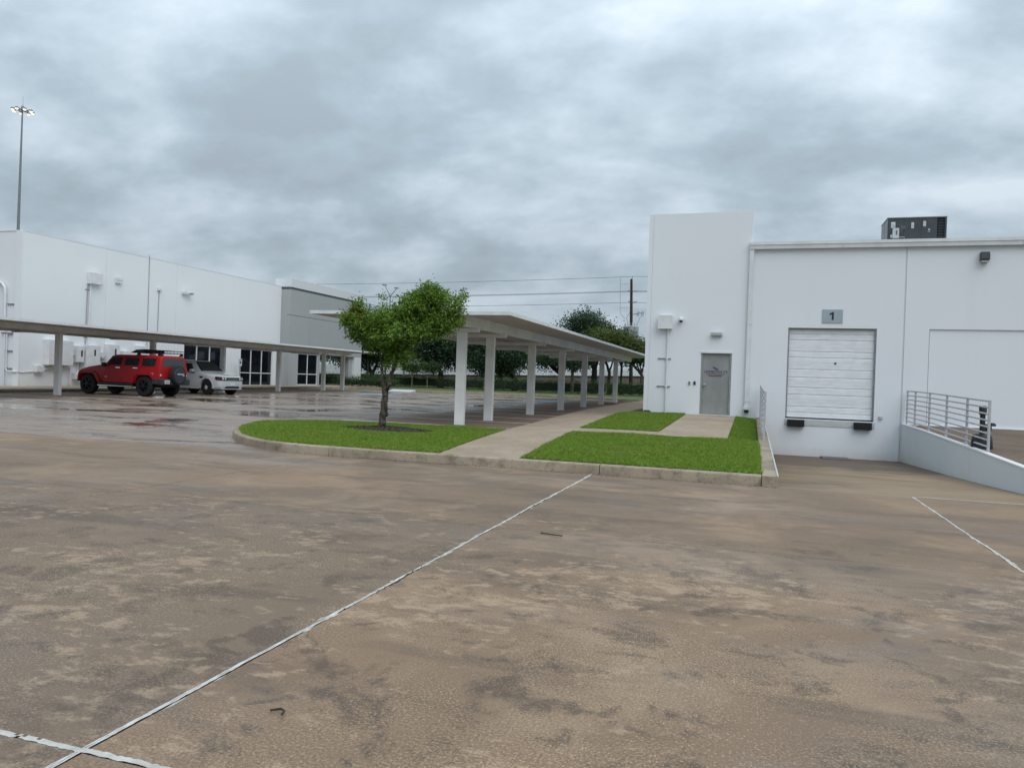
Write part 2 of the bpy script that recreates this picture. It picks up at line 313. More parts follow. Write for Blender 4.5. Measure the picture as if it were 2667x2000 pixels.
# ------------------------------------------------------------------ mesh helpers
def tag(o, label=None, cat=None, group=None, kind=None):
    if label: o['label'] = label
    if cat: o['category'] = cat
    if group: o['group'] = group
    if kind: o['kind'] = kind
    return o
def empty(name, loc=(0, 0, 0), rz=0.0):
    o = bpy.data.objects.new(name, None); COL.objects.link(o); o.location = loc; o.rotation_euler = (0, 0, rz); o.empty_display_size = .2
    return o
def link(name, me, m, parent=None):
    o = bpy.data.objects.new(name, me); COL.objects.link(o)
    if m is not None and not me.materials: me.materials.append(M[m] if isinstance(m, str) else m)
    if parent is not None:
        o.parent = parent
        if parent.parent is None: o.matrix_parent_inverse = parent.matrix_basis.inverted()
    return o
class MB:
    def __init__(s, org=(0, 0, 0)): s.v = []; s.f = []; s.o = Vector(org)
    def add(s, vs, fs):
        b = len(s.v); s.v += [tuple(Vector(p)-s.o) for p in vs]; s.f += [tuple(b+i for i in f) for f in fs]; return s
    def box(s, x0, x1, y0, y1, z0, z1):
        return s.add([(x0, y0, z0), (x1, y0, z0), (x1, y1, z0), (x0, y1, z0), (x0, y0, z1), (x1, y0, z1), (x1, y1, z1), (x0, y1, z1)],
                     [(0, 3, 2, 1), (4, 5, 6, 7), (0, 1, 5, 4), (1, 2, 6, 5), (2, 3, 7, 6), (3, 0, 4, 7)])
    def hexa(s, p):   # 8 points: bottom 4 ccw, top 4 ccw
        return s.add(p, [(0, 3, 2, 1), (4, 5, 6, 7), (0, 1, 5, 4), (1, 2, 6, 5), (2, 3, 7, 6), (3, 0, 4, 7)])
    def prism(s, poly, d):   # poly: list of 3d points (planar), d: extrude vector
        n = len(poly); a = [Vector(p) for p in poly]; b = [p+Vector(d) for p in a]
        return s.add(a+b, [tuple(range(n-1, -1, -1)), tuple(range(n, 2*n))]+[(i, (i+1) % n, n+(i+1) % n, n+i) for i in range(n)])
    def tube(s, pts, r, n=8, cap=True):
        pts = [Vector(p) for p in pts]; rs = r if isinstance(r, (list, tuple)) else [r]*len(pts)
        rings = []; prev = None
        for i, p in enumerate(pts):
            t = (pts[min(i+1, len(pts)-1)]-pts[max(i-1, 0)]).normalized()
            if prev is None:
                a = Vector((0, 0, 1)) if abs(t.z) < .9 else Vector((1, 0, 0)); u = t.cross(a).normalized()
            else: u = (prev-t*prev.dot(t)).normalized()
            prev = u; w = t.cross(u)
            rings.append([p+(u*math.cos(2*math.pi*k/n)+w*math.sin(2*math.pi*k/n))*rs[i] for k in range(n)])
        vs = [v for g in rings for v in g]
        fs = [(i*n+k, i*n+(k+1) % n, (i+1)*n+(k+1) % n, (i+1)*n+k) for i in range(len(pts)-1) for k in range(n)]
        if cap: fs += [tuple(range(n-1, -1, -1)), tuple((len(pts)-1)*n+k for k in range(n))]
        return s.add(vs, fs)
    def lathe(s, prof, c, axis='z', n=20, cap=True):   # prof: (r, h) list
        c = Vector(c); vs = []
        for r, h in prof:
            for k in range(n):
                a = 2*math.pi*k/n; p = (r*math.cos(a), r*math.sin(a), h)
                if axis == 'y': p = (p[0], p[2], p[1])
                if axis == 'x': p = (p[2], p[0], p[1])
                vs.append(c+Vector(p))
        fs = [(i*n+k, i*n+(k+1) % n, (i+1)*n+(k+1) % n, (i+1)*n+k) for i in range(len(prof)-1) for k in range(n)]
        if cap: fs += [tuple(range(n-1, -1, -1)), tuple((len(prof)-1)*n+k for k in range(n))]
        return s.add(vs, fs)
    def mesh(s, name):
        me = bpy.data.meshes.new(name); me.from_pydata(s.v, [], s.f)
        bm = bmesh.new(); bm.from_mesh(me); bmesh.ops.recalc_face_normals(bm, faces=bm.faces); bm.to_mesh(me); bm.free()
        return me
    def build(s, name, m, parent=None, bevel=0, smooth=False, seg=1):
        me = s.mesh(name)
        if bevel or smooth:
            bm = bmesh.new(); bm.from_mesh(me)
            if bevel:
                bmesh.ops.remove_doubles(bm, verts=bm.verts, dist=1e-5)
                ed = [e for e in bm.edges if len(e.link_faces) == 2 and e.calc_face_angle(0) > .5]
                bmesh.ops.bevel(bm, geom=ed, offset=bevel, segments=seg, affect='EDGES', profile=.6)
            for f in bm.faces: f.smooth = smooth
            if smooth:
                for e in bm.edges:
                    if len(e.link_faces) == 2 and e.calc_face_angle(0) > .7: e.smooth = False
            bm.to_mesh(me); bm.free()
        return link(name, me, m, parent)
def box(name, m, x0, x1, y0, y1, z0, z1, parent=None, bevel=0):
    if parent is None: return MB().box(x0, x1, y0, y1, z0, z1).build(name, m, None, bevel)
    return MB().box(x0, x1, y0, y1, z0, z1).build(name, m, parent, bevel)
def np_mesh(name, verts, faces, m, parent=None):
    me = bpy.data.meshes.new(name); me.from_pydata(verts, [], faces); return link(name, me, m, parent)
def copy_tree(o, parent=None):
    c = o.copy(); COL.objects.link(c)
    if parent is not None: c.parent = parent
    for ch in list(o.children): copy_tree(ch, c)
    return c
def text_mesh(txt, size, ext=.003, xs=1.0):
    cu = bpy.data.curves.new('t', 'FONT'); cu.body = txt; cu.size = size; cu.extrude = ext; cu.align_x = 'CENTER'; cu.align_y = 'CENTER'
    o = bpy.data.objects.new('t', cu); COL.objects.link(o); bpy.context.view_layer.update()
    me = bpy.data.meshes.new_from_object(o.evaluated_get(bpy.context.evaluated_depsgraph_get())); bpy.data.objects.remove(o)
    for v in me.vertices: v.co.x *= xs
    return me
def gz(y): return .006*min(max(y-20.0, 0.0), 45.0)
YF = 27.29
# ================================================================== SETTING
# ---- ground sheet to the horizon (hole where the dock pit lies)
PX0, PX1, PY0 = .43, 4.69, 11.97
g = MB()
def sheet(mb, x0, x1, y0, y1, dz=0.0):
    ys = sorted(set([y0, y1]+[y for y in (20.0, 65.0) if y0 < y < y1]))
    for a, b in zip(ys[:-1], ys[1:]):
        mb.add([(x0, a, gz(a)+dz), (x1, a, gz(a)+dz), (x1, b, gz(b)+dz), (x0, b, gz(b)+dz)], [(0, 1, 2, 3)])
sheet(g, -1500, 1500, -400, PY0, -.06); sheet(g, -1500, PX0, PY0, YF+.2, -.06); sheet(g, PX1+.1, 1500, PY0, YF+.2, -.06)
sheet(g, -1500, 1500, YF+.2, 2500, -.06)
tag(g.build('ground', 'land'), kind='structure')

# ---- concrete parking lot: base sheet with one object per cast slab
base = MB(); sheet(base, -48, 18, -4, 11.97, -.03); sheet(base, -48, .2, 11.97, YF, -.03); sheet(base, -48, -3.9, YF, 55.2, -.03)
lot = tag(base.build('parking_pavement', 'joint'), kind='structure')
GX = [-2.35+4.57*i for i in range(-10, 5)]; GY = [2.25+4.82*j for j in range(-1, 12)]
def slab(x0, x1, y0, y1, jx0=.010, jx1=.010):
    a, b = y0+.010, y1-.010; x0 += jx0; x1 -= jx1; za, zb = gz(a), gz(b); c = .006
    mb = MB()
    mb.add([(x0, a, za-.028), (x1, a, za-.028), (x1, b, zb-.028), (x0, b, zb-.028),
            (x0, a, za-c), (x1, a, za-c), (x1, b, zb-c), (x0, b, zb-c),
            (x0+c, a+c, za), (x1-c, a+c, za), (x1-c, b-c, zb), (x0+c, b-c, zb)],
           [(0, 1, 5, 4), (1, 2, 6, 5), (2, 3, 7, 6), (3, 0, 4, 7), (4, 5, 9, 8), (5, 6, 10, 9), (6, 7, 11, 10), (7, 4, 8, 11), (8, 9, 10, 11)])
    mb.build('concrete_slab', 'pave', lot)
for j in range(len(GY)-1):
    y0, y1 = GY[j], min(GY[j+1], 55.0)
    for i in range(len(GX)-1):
        x0, x1 = GX[i], GX[i+1]
        if y0 > 11.5 and x0 > -2.5: continue
        if y0 > 11.5 and x0 < -4.4 and x1 > -4.4 and y0 > YF: x1 = min(x1, -4.0)
        if y0 > 11.5 and x1 > -4.0 and y0 > 26: x1 = -4.0
        if x1-x0 < .3 or y1-y0 < .3: continue
        if x1 < -33 and y0 > 16: continue
        slab(x0, x1, y0, y1)
# strip of apron slab at the dock mouth
# ---- joint sealant: ragged white strips pressed into the open joints
def sealant(p0, p1, w, seed, gaps=.06, label=None):
    rr = random.Random(seed); p0 = Vector(p0); p1 = Vector(p1); L = (p1-p0).length; t = (p1-p0)/L; nrm = Vector((-t.y, t.x, 0))
    n = int(L/.018); vs = []; fs = []; drift = 0; crack = 0; wob = 0; wide = 1.0; hole = 0
    for k in range(n+1):
        u = k/n*L; drift += rr.uniform(-.0016, .0016); drift *= .97; wob = wob*.8+rr.uniform(-.3, .3); wide += rr.uniform(-.12, .12); wide = min(1.5, max(.55, wide)); crack = crack*.9+rr.uniform(-.25, .25)
        a = w*wide*(.5+.35*wob+rr.uniform(-.10, .12)); b = w*wide*(.5-.30*wob+rr.uniform(-.10, .12))
        c = p0+t*u+nrm*drift; m = nrm*(crack*w*.18)
        vs += [c-nrm*max(.0108, a)+Vector((0, 0, .0012)), c+m-nrm*.0012+Vector((0, 0, .0014)), c+m+nrm*.0012+Vector((0, 0, .0014)), c+nrm*max(.0108, b)+Vector((0, 0, .0012))]
    cl = 0
    for k in range(n):
        q = k*4
        if hole <= 0 and rr.random() < gaps*.35: hole = rr.randint(1, 4)
        if cl <= 0 and rr.random() < .06: cl = rr.randint(3, 25)
        hole -= 1; cl -= 1
        side = rr.random() < .5
        if not (hole > 0 and side): fs.append((q, q+1, q+5, q+4))
        if not (hole > 0 and not side): fs.append((q+2, q+3, q+7, q+6))
        if cl <= 0: fs.append((q+1, q+2, q+6, q+5))
    for k in range(int(L*5*(1-gaps))):      # smeared blobs beside the bead
        u = rr.uniform(0, L); o_ = rr.choice((-1, 1))*w*rr.uniform(.5, 1.1); c = p0+t*u+nrm*o_+Vector((0, 0, .0010)); l_ = rr.uniform(.02, .10); q_ = rr.uniform(.003, .009); b_ = len(vs)
        vs += [c-t*l_, c-nrm*q_, c+t*l_, c+nrm*q_]; fs.append((b_, b_+1, b_+2, b_+3))
    MB().add(vs, fs).build('joint_sealant', 'sealant', lot)
sealant((-2.35, .2, 0), (-2.35, 11.86, 0), .022, 1, .05)
sealant((-7.2, 2.25, 0), (-1.95, 2.25, 0), .021, 2, .06)
sealant((-1.9, 2.25, 0), (-1.2, 2.25, 0), .016, 6, .3)
sealant((2.22, 7.10, 0), (2.22, 11.86, 0), .020, 3, .10)
sealant((-15, 11.89, 0), (-9.2, 11.89, 0), .016, 4, .35)
sealant((2.3, 11.93, 0), (9, 11.93, 0), .020, 5, .5)

# hairline break where the concrete has chipped along the main joint
rr = random.Random(9); vs = []; fs = []; x_ = -2.325
for k in range(26):
    y_ = 4.55+k*.032; x_ += rr.uniform(-.012, .014); h_ = .004+.010*math.sin(math.pi*k/25)*rr.uniform(.5, 1.2); vs += [(x_-h_*.3, y_, .0018), (x_+h_, y_, .0018)]
for k in range(25): fs.append((2*k, 2*k+1, 2*k+3, 2*k+2))
MB().add(vs, fs).build('chipped_edge', 'joint', lot)
# ---- painted stripes (children of the lot)
def stripe(x0, x1, y, w=.15, m='paint', y2=None):
    y2 = y if y2 is None else y2
    zz = .005
    MB().add([(x0, y-w/2, gz(y-w/2)+zz), (x1, y2-w/2, gz(y2-w/2)+zz), (x1, y2+w/2, gz(y2+w/2)+zz), (x0, y+w/2, gz(y+w/2)+zz)], [(0, 1, 2, 3)]).build('parking_line', m, lot)
for k in range(11): stripe(-12.2, -6.45, 21.15+2.72*k)
for k in range(11): stripe(-32.0, -24.0, 22.55+2.75*k)
for k in range(4): stripe(-22.0, -16.6, 44.0+2.7*k)
def patch(x0, x1, y0, y1, m, n='painted_patch'):
    MB().add([(x0, y0, gz(y0)+.006), (x1, y0, gz(y0)+.006), (x1, y1, gz(y1)+.006), (x0, y1, gz(y1)+.006)], [(0, 1, 2, 3)]).build(n, m, lot)
patch(-12.6, -10.8, 44.9, 47.2, 'blue'); patch(-25.0, -22.4, 44.6, 46.4, 'blue')

# ---- island, kerb, sidewalk, lawns
def sm(t): t = min(max(t, 0), 1); return t*t*(3-2*t)
def iz(x, y):
    return .15+sm((x+6.2)/2.6)*max(0, min(y, 27.3)-12.05)*.0195+(gz(y) if x < -5.9 else gz(y)*sm((-5.0-x)/1.0))
KP = [(.20, 11.90), (-2.0, 11.88), (-4.5, 11.84), (-6.4, 11.80), (-7.6, 11.86), (-8.6, 12.10), (-9.5, 12.66), (-10.4, 13.55), (-11.2, 14.65), (-11.75, 15.75), (-11.98, 16.7), (-11.75, 17.45), (-11.1, 18.0), (-10.1, 18.36), (-8.4, 18.68), (-6.2, 18.95)]
def resample(P, step=.25, closed=False):
    P = [Vector((*p, 0)) for p in P]; outp = []
    n = len(P)
    for i in range(n-1):
        p0, p1, p2, p3 = P[max(i-1, 0)], P[i], P[i+1], P[min(i+2, n-1)]
        m = max(1, int((p2-p1).length/step))
        for k in range(m):
            t = k/m
            outp.append(.5*((2*p1)+(-p0+p2)*t+(2*p0-5*p1+4*p2-p3)*t*t+(-p0+3*p1-3*p2+p3)*t**3))
    outp.append(P[-1]); return outp
def sweep(path, prof, zf):
    """profile (offset to the right of travel, z above zf); closed profile"""
    vs = []; n = len(prof)
    for i, p in enumerate(path):
        t = (path[min(i+1, len(path)-1)]-path[max(i-1, 0)]).normalized(); nr = Vector((t.y, -t.x, 0))
        for o, z in prof: vs.append(p+nr*o+Vector((0, 0, z+zf(p))))
    fs = [(i*n+k, i*n+(k+1) % n, (i+1)*n+(k+1) % n, (i+1)*n+k) for i in range(len(path)-1) for k in range(n)]
    fs += [tuple(range(n-1, -1, -1)), tuple((len(path)-1)*n+k for k in range(n))]
    return vs, fs
kp = resample(KP)
# travelling from the right end to the left, the lawn lies on the right-hand side
KPROF = [(0.0, -.05), (.012, .10), (.022, .135), (.05, .152), (.15, .156), (.152, -.05)]
kerb = tag(empty('island_kerb', (-5, 12, 0)), kind='structure')
cuts = [0]
for target in (-2.35, -6.95): cuts.append(min(range(len(kp)), key=lambda i: abs(kp[i].x-target)+abs(kp[i].y-11.9)))
cuts += [min(range(len(kp)), key=lambda i: (kp[i]-Vector((-10.9, 14.2, 0))).length), min(range(len(kp)), key=lambda i: (kp[i]-Vector((-11.2, 17.95, 0))).length), len(kp)-1]
for a, b in zip(cuts[:-1], cuts[1:]):
    seg = [p.copy() for p in kp[a:b+1]]
    seg[0] += (seg[1]-seg[0]).normalized()*.006; seg[-1] -= (seg[-1]-seg[-2]).normalized()*.006
    v, f = sweep(seg, KPROF, lambda p: 0); MB().add(v, f).build('kerb_segment', 'kerb', kerb, smooth=True)
inner = []
for i, p in enumerate(kp):
    t = (kp[min(i+1, len(kp)-1)]-kp[max(i-1, 0)]).normalized(); inner.append((p.x+t.y*.151, p.y-t.x*.151))
SL = [(-5.03, 12.0), (-5.5, 15.2), (-5.95, 18.5), (-6.09, 21.5), (-6.5, 26.8), (-6.9, 34.2), (-7.0, 45.8), (-6.8, 53.5)]
SR = [(-3.62, 12.0), (-3.85, 15.0), (-4.08, 18.0), (-4.15, 20.0), (-4.45, 25.0), (-4.65, 28.9), (-4.7, 34.6), (-4.6, 45.0), (-4.2, 53.5)]
def interp(P, y):
    for a, b in zip(P[:-1], P[1:]):
        if a[1] <= y <= b[1]: return a[0]+(b[0]-a[0])*(y-a[1])/(b[1]-a[1])
    return P[0][0] if y < P[0][1] else P[-1][0]
# sidewalk: one object per cast bay, with narrow joints
walk = tag(empty('sidewalk', (-5, 20, .1)), kind='structure')
def bay(pts_fn, y0, y1, n=4, nx=4, thick=.12, dz=.004, name='sidewalk_bay', m='walk', par=None):
    top = []
    for i in range(n+1):
        y = y0+(y1-y0)*i/n; xa, xb = pts_fn(y)
        for k in range(nx+1):
            x = xa+(xb-xa)*k/nx; top.append((x, y, iz(x, y)+dz))
    nv = len(top); w = nx+1
    vs = top+[(x, y, z-thick) for x, y, z in top]; fs = []
    for i in range(n):
        for k in range(nx):
            a = i*w+k; fs.append((a, a+1, a+w+1, a+w))
    edge = [(i, i+1) for i in range(nx)]+[((i)*w+nx, (i+1)*w+nx) for i in range(n)]+[(n*w+i+1, n*w+i) for i in range(nx)]+[((i+1)*w, i*w) for i in range(n)]
    for a, b in edge: fs.append((a, nv+a, nv+b, b))
    return MB().add(vs, fs).build(name, m, par or walk)
ys = [12.0+1.83*i for i in range(23)]
for a, b in zip(ys[:-1], ys[1:]): bay(lambda y: (interp(SL, y), interp(SR, y)), a+.005, b-.005)
bay(lambda y: (interp(SR, y)+.006, -2.14), 17.75, 18.95, 2, 6, dz=.006)
bay(lambda y: (-2.13, -.48), 17.75, 21.0, 4, 3, dz=.006)
bay(lambda y: (-2.13, -.48), 21.012, 24.2, 4, 3, dz=.006)
bay(lambda y: (-2.13, -.48), 24.212, YF-.02, 4, 3, dz=.008)
# low kerb line between the carport bays and the sidewalk (pale flush edge)
v, f = sweep([Vector((x-.10, y, 0)) for x, y in [(interp(SL, yy), yy) for yy in np.linspace(19.2, 53, 40)]], [(-.05, -.05), (-.05, .06), (0, .152), (.10, .154), (.10, -.05)], lambda p: gz(p.y))
tag(MB().add(v, f).build('carport_kerb', 'walk', smooth=False), kind='structure')

def inpoly(px, py, poly):
    ins = np.zeros(len(px), bool); n = len(poly); j = n-1
    for i in range(n):
        xi, yi = poly[i]; xj, yj = poly[j]
        c = ((yi > py) != (yj > py)) & (px < (xj-xi)*(py-yi)/(yj-yi+1e-12)+xi); ins ^= c; j = i
    return ins
def turf(name, poly, zf, label, dens, hole=None, h=(.03, .065), w=.014, mound=0.0):
    """turf sheet as a structure piece plus blades as stuff"""
    P = np.array(poly); x0, y0 = P.min(0); x1, y1 = P.max(0)
    bm = bmesh.new(); vs = [bm.verts.new((x, y, zf(x, y)-.004)) for x, y in poly]; f = bm.faces.new(vs)
    r = bmesh.ops.triangulate(bm, faces=[f])
    bmesh.ops.subdivide_edges(bm, edges=bm.edges[:], cuts=3, use_grid_fill=True)
    for v in bm.verts: v.co.z = zf(v.co.x, v.co.y)-.004
    me = bpy.data.meshes.new(name); bm.to_mesh(me); bm.free()
    o = tag(link(name, me, 'turf'), kind='structure')
    N = int(dens*(x1-x0)*(y1-y0)); px = RNG.uniform(x0, x1, N); py = RNG.uniform(y0, y1, N)
    k = inpoly(px, py, poly)
    if hole is not None:
        hx, hy, ha, hb = hole; rr = ((px-hx)/ha)**2+((py-hy)/hb)**2+RNG.normal(0, .16, N); k &= rr > 1
    px, py = px[k]+RNG.normal(0, .018, k.sum()), py[k]+RNG.normal(0, .018, k.sum()); n = len(px)
    pz = np.array([zf(a, b) for a, b in zip(px, py)])-.006
    cl = .75+.5*np.sin(px*3.1+np.sin(py*2.3)*1.3)*np.sin(py*2.7+1.1)*.5+RNG.normal(0, .10, n)
    hh = RNG.uniform(h[0], h[1], n)*np.clip(cl, .5, 1.4); ang = RNG.uniform(0, 2*np.pi, n); lean = RNG.normal(0, .55, n)*hh; la = RNG.uniform(0, 2*np.pi, n)
    dx, dy = np.cos(ang)*w*.5, np.sin(ang)*w*.5
    V = np.empty((n, 3, 3)); V[:, 0] = np.stack([px-dx, py-dy, pz], 1); V[:, 1] = np.stack([px+dx, py+dy, pz], 1)
    V[:, 2] = np.stack([px+np.cos(la)*lean, py+np.sin(la)*lean, pz+hh], 1)
    go = np_mesh('lawn_grass', V.reshape(-1, 3), np.arange(n*3).reshape(-1, 3), 'blade')
    tag(go, label, 'grass', kind='stuff'); return o
def zl(x, y): return iz(x, y)+.012+.05*max(0, 1-((x+8.4)**2/9+(y-15.4)**2/7))
left_poly = [(x, y) for x, y in inner if x < -5.05 or y > 15]
left_poly = [(-5.06, 12.0)]+[p for p in left_poly if p[0] < -5.2]+[(-6.02, 18.78)]+[(interp(SL, y)-.015, y) for y in (18.0, 16.5, 15.2, 13.5)]
TREE = (-8.07, 15.8)
turf('island_turf', left_poly, zl, 'bright green lawn on the rounded island round the small tree', 5000, (TREE[0]+.15, TREE[1]-.05, 1.15, .75))
zr = lambda x, y: iz(x, y)+.014
turf('front_turf', [(-3.58, 12.06), (.19, 12.06), (.19, 17.72), (-4.02, 17.72), (-3.83, 15.0)], zr, 'bright green lawn between the kerb and the door walk', 5000)
turf('wall_turf', [(-4.10, 18.98), (-2.16, 18.98), (-2.16, YF-.06), (-4.55, YF-.06), (-4.42, 25.0)], zr, 'square green lawn against the white tower wall left of the door', 4600)
turf('side_turf', [(-.46, 17.74), (.19, 17.74), (.19, YF-.06), (-.46, YF-.06)], lambda x, y: iz(x, y)-.02-.05*sm((x+.5)/.8), 'narrow strip of green lawn between the door pad and the dock wall', 4600)
# mulch ring
mb = MB(); ring = []
for k in range(40):
    a = 2*math.pi*k/40; rr = 1+random.uniform(-.08, .08); ring.append((TREE[0]+.15+math.cos(a)*1.15*rr, TREE[1]-.05+math.sin(a)*.75*rr))
mb.add([(TREE[0], TREE[1], zl(*TREE)+.05)]+[(x, y, zl(x, y)+.006) for x, y in ring], [(0, 1+k, 1+(k+1) % 40) for k in range(40)])
tag(mb.build('mulch_ring', 'soil'), kind='structure')
n = 1500; aa = RNG.uniform(0, 2*np.pi, n); rr = np.sqrt(RNG.uniform(0, 1, n)); px = TREE[0]+.15+np.cos(aa)*rr*1.12; py = TREE[1]-.05+np.sin(aa)*rr*.72
V = []
for a, b in zip(px, py):
    z = zl(a, b)+.01+.04*max(0, 1-((a-TREE[0])**2+(b-TREE[1])**2)/.6); t = random.uniform(0, 6.3); l = random.uniform(.02, .05)
    V += [(a, b, z), (a+math.cos(t)*l, b+math.sin(t)*l, z+random.uniform(0, .02)), (a-math.sin(t)*.012, b+math.cos(t)*.012, z+.012)]
tag(np_mesh('mulch_chips', V, np.arange(len(V)).reshape(-1, 3), mat('mulch_chip', (.075, .052, .036), .9, var=.4, scale=30)), 'brown mulch chips round the foot of the small tree', 'mulch', kind='stuff')

# ---- grit and leaf litter washed against the kerb
rg = random.Random(5); V = []; F = []
for k in range(700):
    x = rg.uniform(-8.2, .4); y = 11.80-abs(rg.gauss(0, .035))-(.0 if x > -7 else (x+7)*-.10*0)
    if rg.random() < .2: y -= rg.uniform(0, .25)
    t = rg.uniform(0, 6.3); l = rg.uniform(.006, .022); b = len(V)
    V += [(x, y, .004), (x+math.cos(t)*l, y+math.sin(t)*l, .004+rg.uniform(0, .008)), (x-math.sin(t)*l*.5, y+math.cos(t)*l*.5, .010)]; F.append((b, b+1, b+2))
tag(np_mesh('kerb_litter', V, F, 'soil'), 'dark grit and leaf litter along the foot of the kerb', 'litter', kind='stuff')

# ---- dock pit apron and retaining walls
def pz(y): return -.77*max(0, (y-11.9)/15.4)**.75
vs = []; fs = []; yy = np.linspace(PY0-.07, YF+.1, 24)
for y in yy: vs += [(PX0-.02, y, pz(y)-.002), (PX1+.02, y, pz(y)-.002)]
for i in range(len(yy)-1): fs.append((2*i, 2*i+1, 2*i+3, 2*i+2))
tag(MB().add(vs, fs).build('dock_apron', 'pit'), kind='structure')
def wtop(y): return max(.02, .20+(y-16.0)*.0275 if y < 18.3 else .263+(min(y, 24.5)-18.3)*.0245+(max(y-24.5, 0))*.011)
def strip_wall(name, m, x0, x1, y0, y1, zt, zb, n=20):
    vs = []; fs = []
    for y in np.linspace(y0, y1, n): vs += [(x0, y, zb(y)), (x1, y, zb(y)), (x1, y, zt(y)), (x0, y, zt(y))]
    for i in range(n-1):
        a = 4*i
        for k in range(4): fs.append((a+k, a+(k+1) % 4, a+4+(k+1) % 4, a+4+k))
    fs += [(3, 2, 1, 0), (4*n-4, 4*n-3, 4*n-2, 4*n-1)]
    return MB().add(vs, fs).build(name, m)
rw = strip_wall('retaining_wall', 'retain', PX1, PX1+.20, 11.95, YF, lambda y: wtop(y)-.02, lambda y: pz(y)-.2)
tag(rw, 'painted grey retaining wall on the right of the dock pit, under a long railing', 'wall')
vs, fs = [], []
cap = MB()
for y in np.linspace(11.95, YF, 20): vs += [(PX1-.012, y, wtop(y)-.02), (PX1+.13, y, wtop(y)-.02), (PX1+.13, y, wtop(y)+.012), (PX1-.012, y, wtop(y)+.012)]
for i in range(19):
    for k in range(4): fs.append((4*i+k, 4*i+(k+1) % 4, 4*i+4+(k+1) % 4, 4*i+4+k))
cap.add(vs, fs+[(3, 2, 1, 0), (76, 77, 78, 79)]).build('white_edge', 'greyl', rw)
lw = strip_wall('dock_kerb_wall', 'kerb', .203, .43, 11.86, YF, lambda y: .155+(y-11.9)*.0195, lambda y: pz(y)-.2 if y > 12 else -.05)
tag(lw, 'weathered concrete kerb wall between the lawn and the dock pit', 'wall')
vs, fs = [], []
for y in np.linspace(11.9, YF, 20): vs += [(.415, y, .135+(y-11.9)*.0195), (.436, y, .120+(y-11.9)*.0195), (.436, y, .165+(y-11.9)*.0195), (.415, y, .165+(y-11.9)*.0195)]
for i in range(19):
    for k in range(4): fs.append((4*i+k, 4*i+(k+1) % 4, 4*i+4+(k+1) % 4, 4*i+4+k))
MB().add(vs, fs+[(3, 2, 1, 0), (76, 77, 78, 79)]).build('white_edge', 'boxg', lw)
vs, fs = [], []
for y in np.linspace(11.95, YF+.1, 24): vs += [(PX1+.20, y, wtop(y)-.015), (18, y, wtop(y)-.015)]
for i in range(23): fs.append((2*i, 2*i+1, 2*i+3, 2*i+2))
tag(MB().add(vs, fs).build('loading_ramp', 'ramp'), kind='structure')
# ---- left sidewalk along the office, far kerb and far lawn
lwk = tag(empty('office_sidewalk', (-34, 40, .1)), kind='structure')
for k in range(16):
    y0 = 20.0+2.75*k; MB().hexa([(-36.9, y0+.006, gz(y0)-.05), (-32.52, y0+.006, gz(y0)-.05), (-32.52, y0+2.744, gz(y0+2.75)-.05), (-36.9, y0+2.744, gz(y0+2.75)-.05), (-36.9, y0+.006, gz(y0)+.15), (-32.52, y0+.006, gz(y0)+.15), (-32.52, y0+2.744, gz(y0+2.75)+.15), (-36.9, y0+2.744, gz(y0+2.75)+.15)]).build('sidewalk_bay', 'walk', lwk)
    v, f = sweep([Vector((-32.36, y0+2.744, 0)), Vector((-32.36, y0+.006, 0))], KPROF, lambda p: gz(p.y)); MB().add(v, f).build('kerb_segment', 'kerb', lwk)
fk = tag(empty('far_kerb', (-15, 55, .2)), kind='structure')
FK = [(-3.9, 51.8), (-6.0, 52.3), (-8.0, 53.4), (-10.5, 55.0), (-13, 55.6), (-17, 55.6), (-21, 54.9), (-25.0, 54.3), (-27.6, 55.4), (-29, 57.5), (-32.4, 58.5)]
fkp = resample(FK, .5)
for a in range(0, len(fkp)-1, 8):
    v, f = sweep(fkp[a:a+9], KPROF, lambda p: gz(p.y)); MB().add(v, f).build('kerb_segment', 'kerb', fk)
poly = [(p.x, p.y+.1) for p in fkp]; poly = poly+[(-75, 58.5), (-75, 94.9), (60, 94.9), (60, 53.0), (-3.5, 53.0)]
bm = bmesh.new(); bm.faces.new([bm.verts.new((x, y, gz(y)+.13)) for x, y in poly]); bmesh.ops.triangulate(bm, faces=bm.faces[:])
me = bpy.data.meshes.new('far_lawn'); bm.to_mesh(me); bm.free(); tag(link('far_lawn', me, mat('far_turf', (.085, .125, .022), .95, var=.3, scale=1.2, bump=.6, bscale=30)), kind='structure')
# accessible ramps painted white, cut into the kerbs
for i, (x0, x1, y0, y1, lb) in enumerate([(-26.9, -24.9, 53.3, 54.35, 'white painted kerb ramp at the far edge of the lot behind the small tree'), (-34.2, -32.2, 49.6, 52.6, 'white painted kerb ramp in front of the grey office corner')]):
    o = MB().hexa([(x0, y0, gz(y0)+.005), (x1, y0, gz(y0)+.005), (x1, y1, gz(y1)+.005), (x0, y1, gz(y1)+.005)] + ([(x0, y0, gz(y0)+.012), (x1, y0, gz(y0)+.012), (x1, y1, gz(y1)+.16), (x0, y1, gz(y1)+.16)] if i == 0 else [(x0, y0, gz(y0)+.165), (x1, y0, gz(y0)+.012), (x1, y1, gz(y1)+.012), (x0, y1, gz(y1)+.165)])).build('kerb_ramp', 'boxg')
    tag(o, lb, 'ramp')
